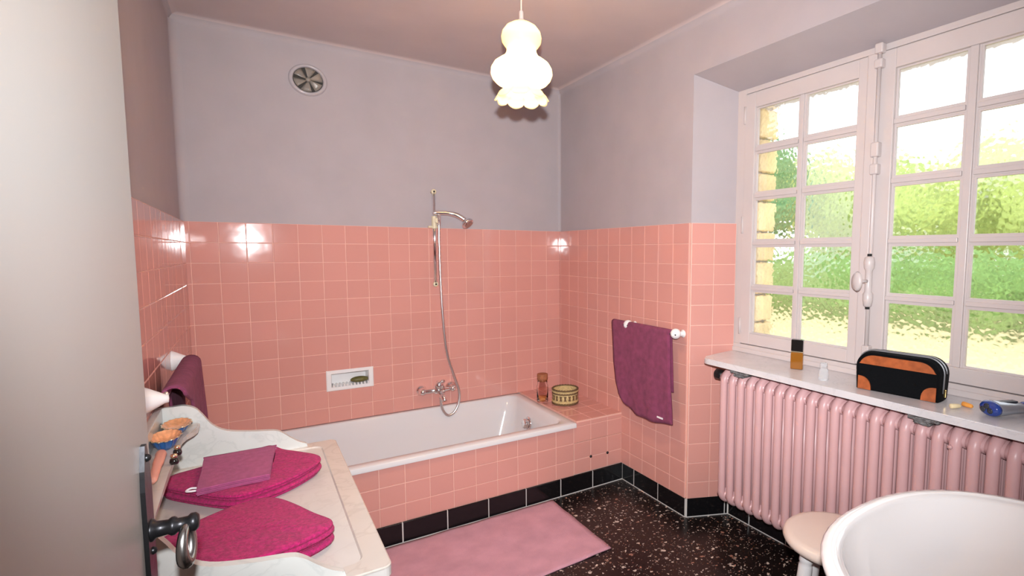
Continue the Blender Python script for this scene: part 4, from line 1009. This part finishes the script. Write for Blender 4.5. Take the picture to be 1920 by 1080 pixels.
# electric shaver
sv = empty('electric_shaver', (.10, -2.80, SZ), 'blue and silver electric shaver lying on the sill', 'shaver')
s0 = Vector((.035, -2.768, SZ+.026)); s1 = Vector((.205, -2.850, SZ+.024)); sd_ = (s1-s0).normalized()
bm = NB(); tube(bm, [s0+sd_*t for t in (.012, .02, .05, .08, .11, .125)], [.036, .037, .034, .029, .027, .020], 20, ell=(Z, .68)); obj('body', bm, 'silver', sv, smooth=True)
bm = NB(); tube(bm, [s0+sd_*t for t in (-.006, -.003, .006, .014)], [.020, .031, .038, .0385], 24, ell=(Z, .68)); obj('head', bm, 'bluegloss', sv, smooth=True)
for k in (-1, 0, 1):
    sdn = Vector((-sd_.y, sd_.x, 0)); bm = NB(); lathe(bm, [(.0095, 0), (.0095, .003), (.005, .004), (.001, .003)], 16, frame_xf(s0-sd_*.005+sdn*.013*k+Z*(.008 if k == 0 else -.005), -sd_)); obj('cutter', bm, 'darkgrey', sv, smooth=True)
bm = NB(); tube(bm, [s0+sd_*t for t in (.124, .135, .165, .19)], [.018, .023, .024, .012], 18, ell=(Z, .8)); obj('tail', bm, 'bluegloss', sv, smooth=True)
bm = NB(); box(bm, (-.035, -.010, -.003), (.035, .010, .004), .002, 2, frame_xf(s0+sd_*.065+Z*.020, Z, sd_)); obj('grip', bm, 'darkgrey', sv)

# ------------------------------------------------------------------ garden outside
struct(obj('ground', bx((.45, -30, -.6), (60, 40, -.40)), 'gravel'), 'pale gravel terrace outside the window', 'ground')
def blob(bm, c, r, seed, amp=.22, sub=4, sq=(1, 1, 1)):
    rnd = random.Random(seed); ph = [Vector((rnd.uniform(-3, 3), rnd.uniform(-3, 3), rnd.uniform(-3, 3))) for _ in range(5)]
    q = bmesh.ops.create_icosphere(bm, subdivisions=sub, radius=1)
    for v in q['verts']:
        d = v.co.normalized(); s = 1+amp*sum(sin(3.1*(1+i*.9)*d.dot(p_)+i) for i, p_ in enumerate(ph))/5
        v.co = Vector(c)+Vector((d.x*r*sq[0], d.y*r*sq[1], d.z*r*sq[2]))*s
def tree(c, h, r, mname, label, seed):
    t = empty('tree', (c[0], c[1], -.4), label, 'tree', 'garden trees beyond the window')
    bm = NB(); tube(bm, [(c[0], c[1], -.4), (c[0]+.05, c[1], h*.4), (c[0], c[1]+.05, h*.75)], [.14, .11, .05], 8); obj('trunk', bm, 'bark', t, smooth=True)
    bm = NB(); rnd = random.Random(seed)
    for k in range(7): blob(bm, (c[0]+rnd.uniform(-.6, .6)*r, c[1]+rnd.uniform(-.6, .6)*r, h-r*.8+rnd.uniform(-.5, .35)*r), r*rnd.uniform(.5, .75), seed*10+k, sub=3)
    obj('crown', bm, mname, t, smooth=True)
tree((14.8, 10.9, 0), 5.7, 1.8, 'treedark', 'tall blue green tree seen through the leftmost panes', 3)
tree((20.6, 10.6, 0), 5.3, 2.4, 'treelight', 'yellow green tree seen through the second pane column', 4)
tree((16.9, 5.4, 0), 4.6, 2.1, 'treelight', 'yellow green tree seen just right of the window bolt', 5)
tree((27.5, 5.6, 0), 6.6, 2.6, 'treelight', 'yellow green tree behind the one right of the bolt', 6)
tree((16.6, .6, 0), 5.1, 2.3, 'treelight', 'yellow green tree seen through the rightmost panes', 7)
he = empty('hedge', (12.5, 4, -.4), 'clipped dark green hedge along the far edge of the gravel', 'hedge')
bm = NB()
for k in range(16): blob(bm, (12.8+.2*sin(k*2.1), -3.5+k*1.05, .45), .95, 50+k, amp=.15, sub=3, sq=(.8, 1, 1.15))
obj('foliage', bm, 'hedge', he, smooth=True)
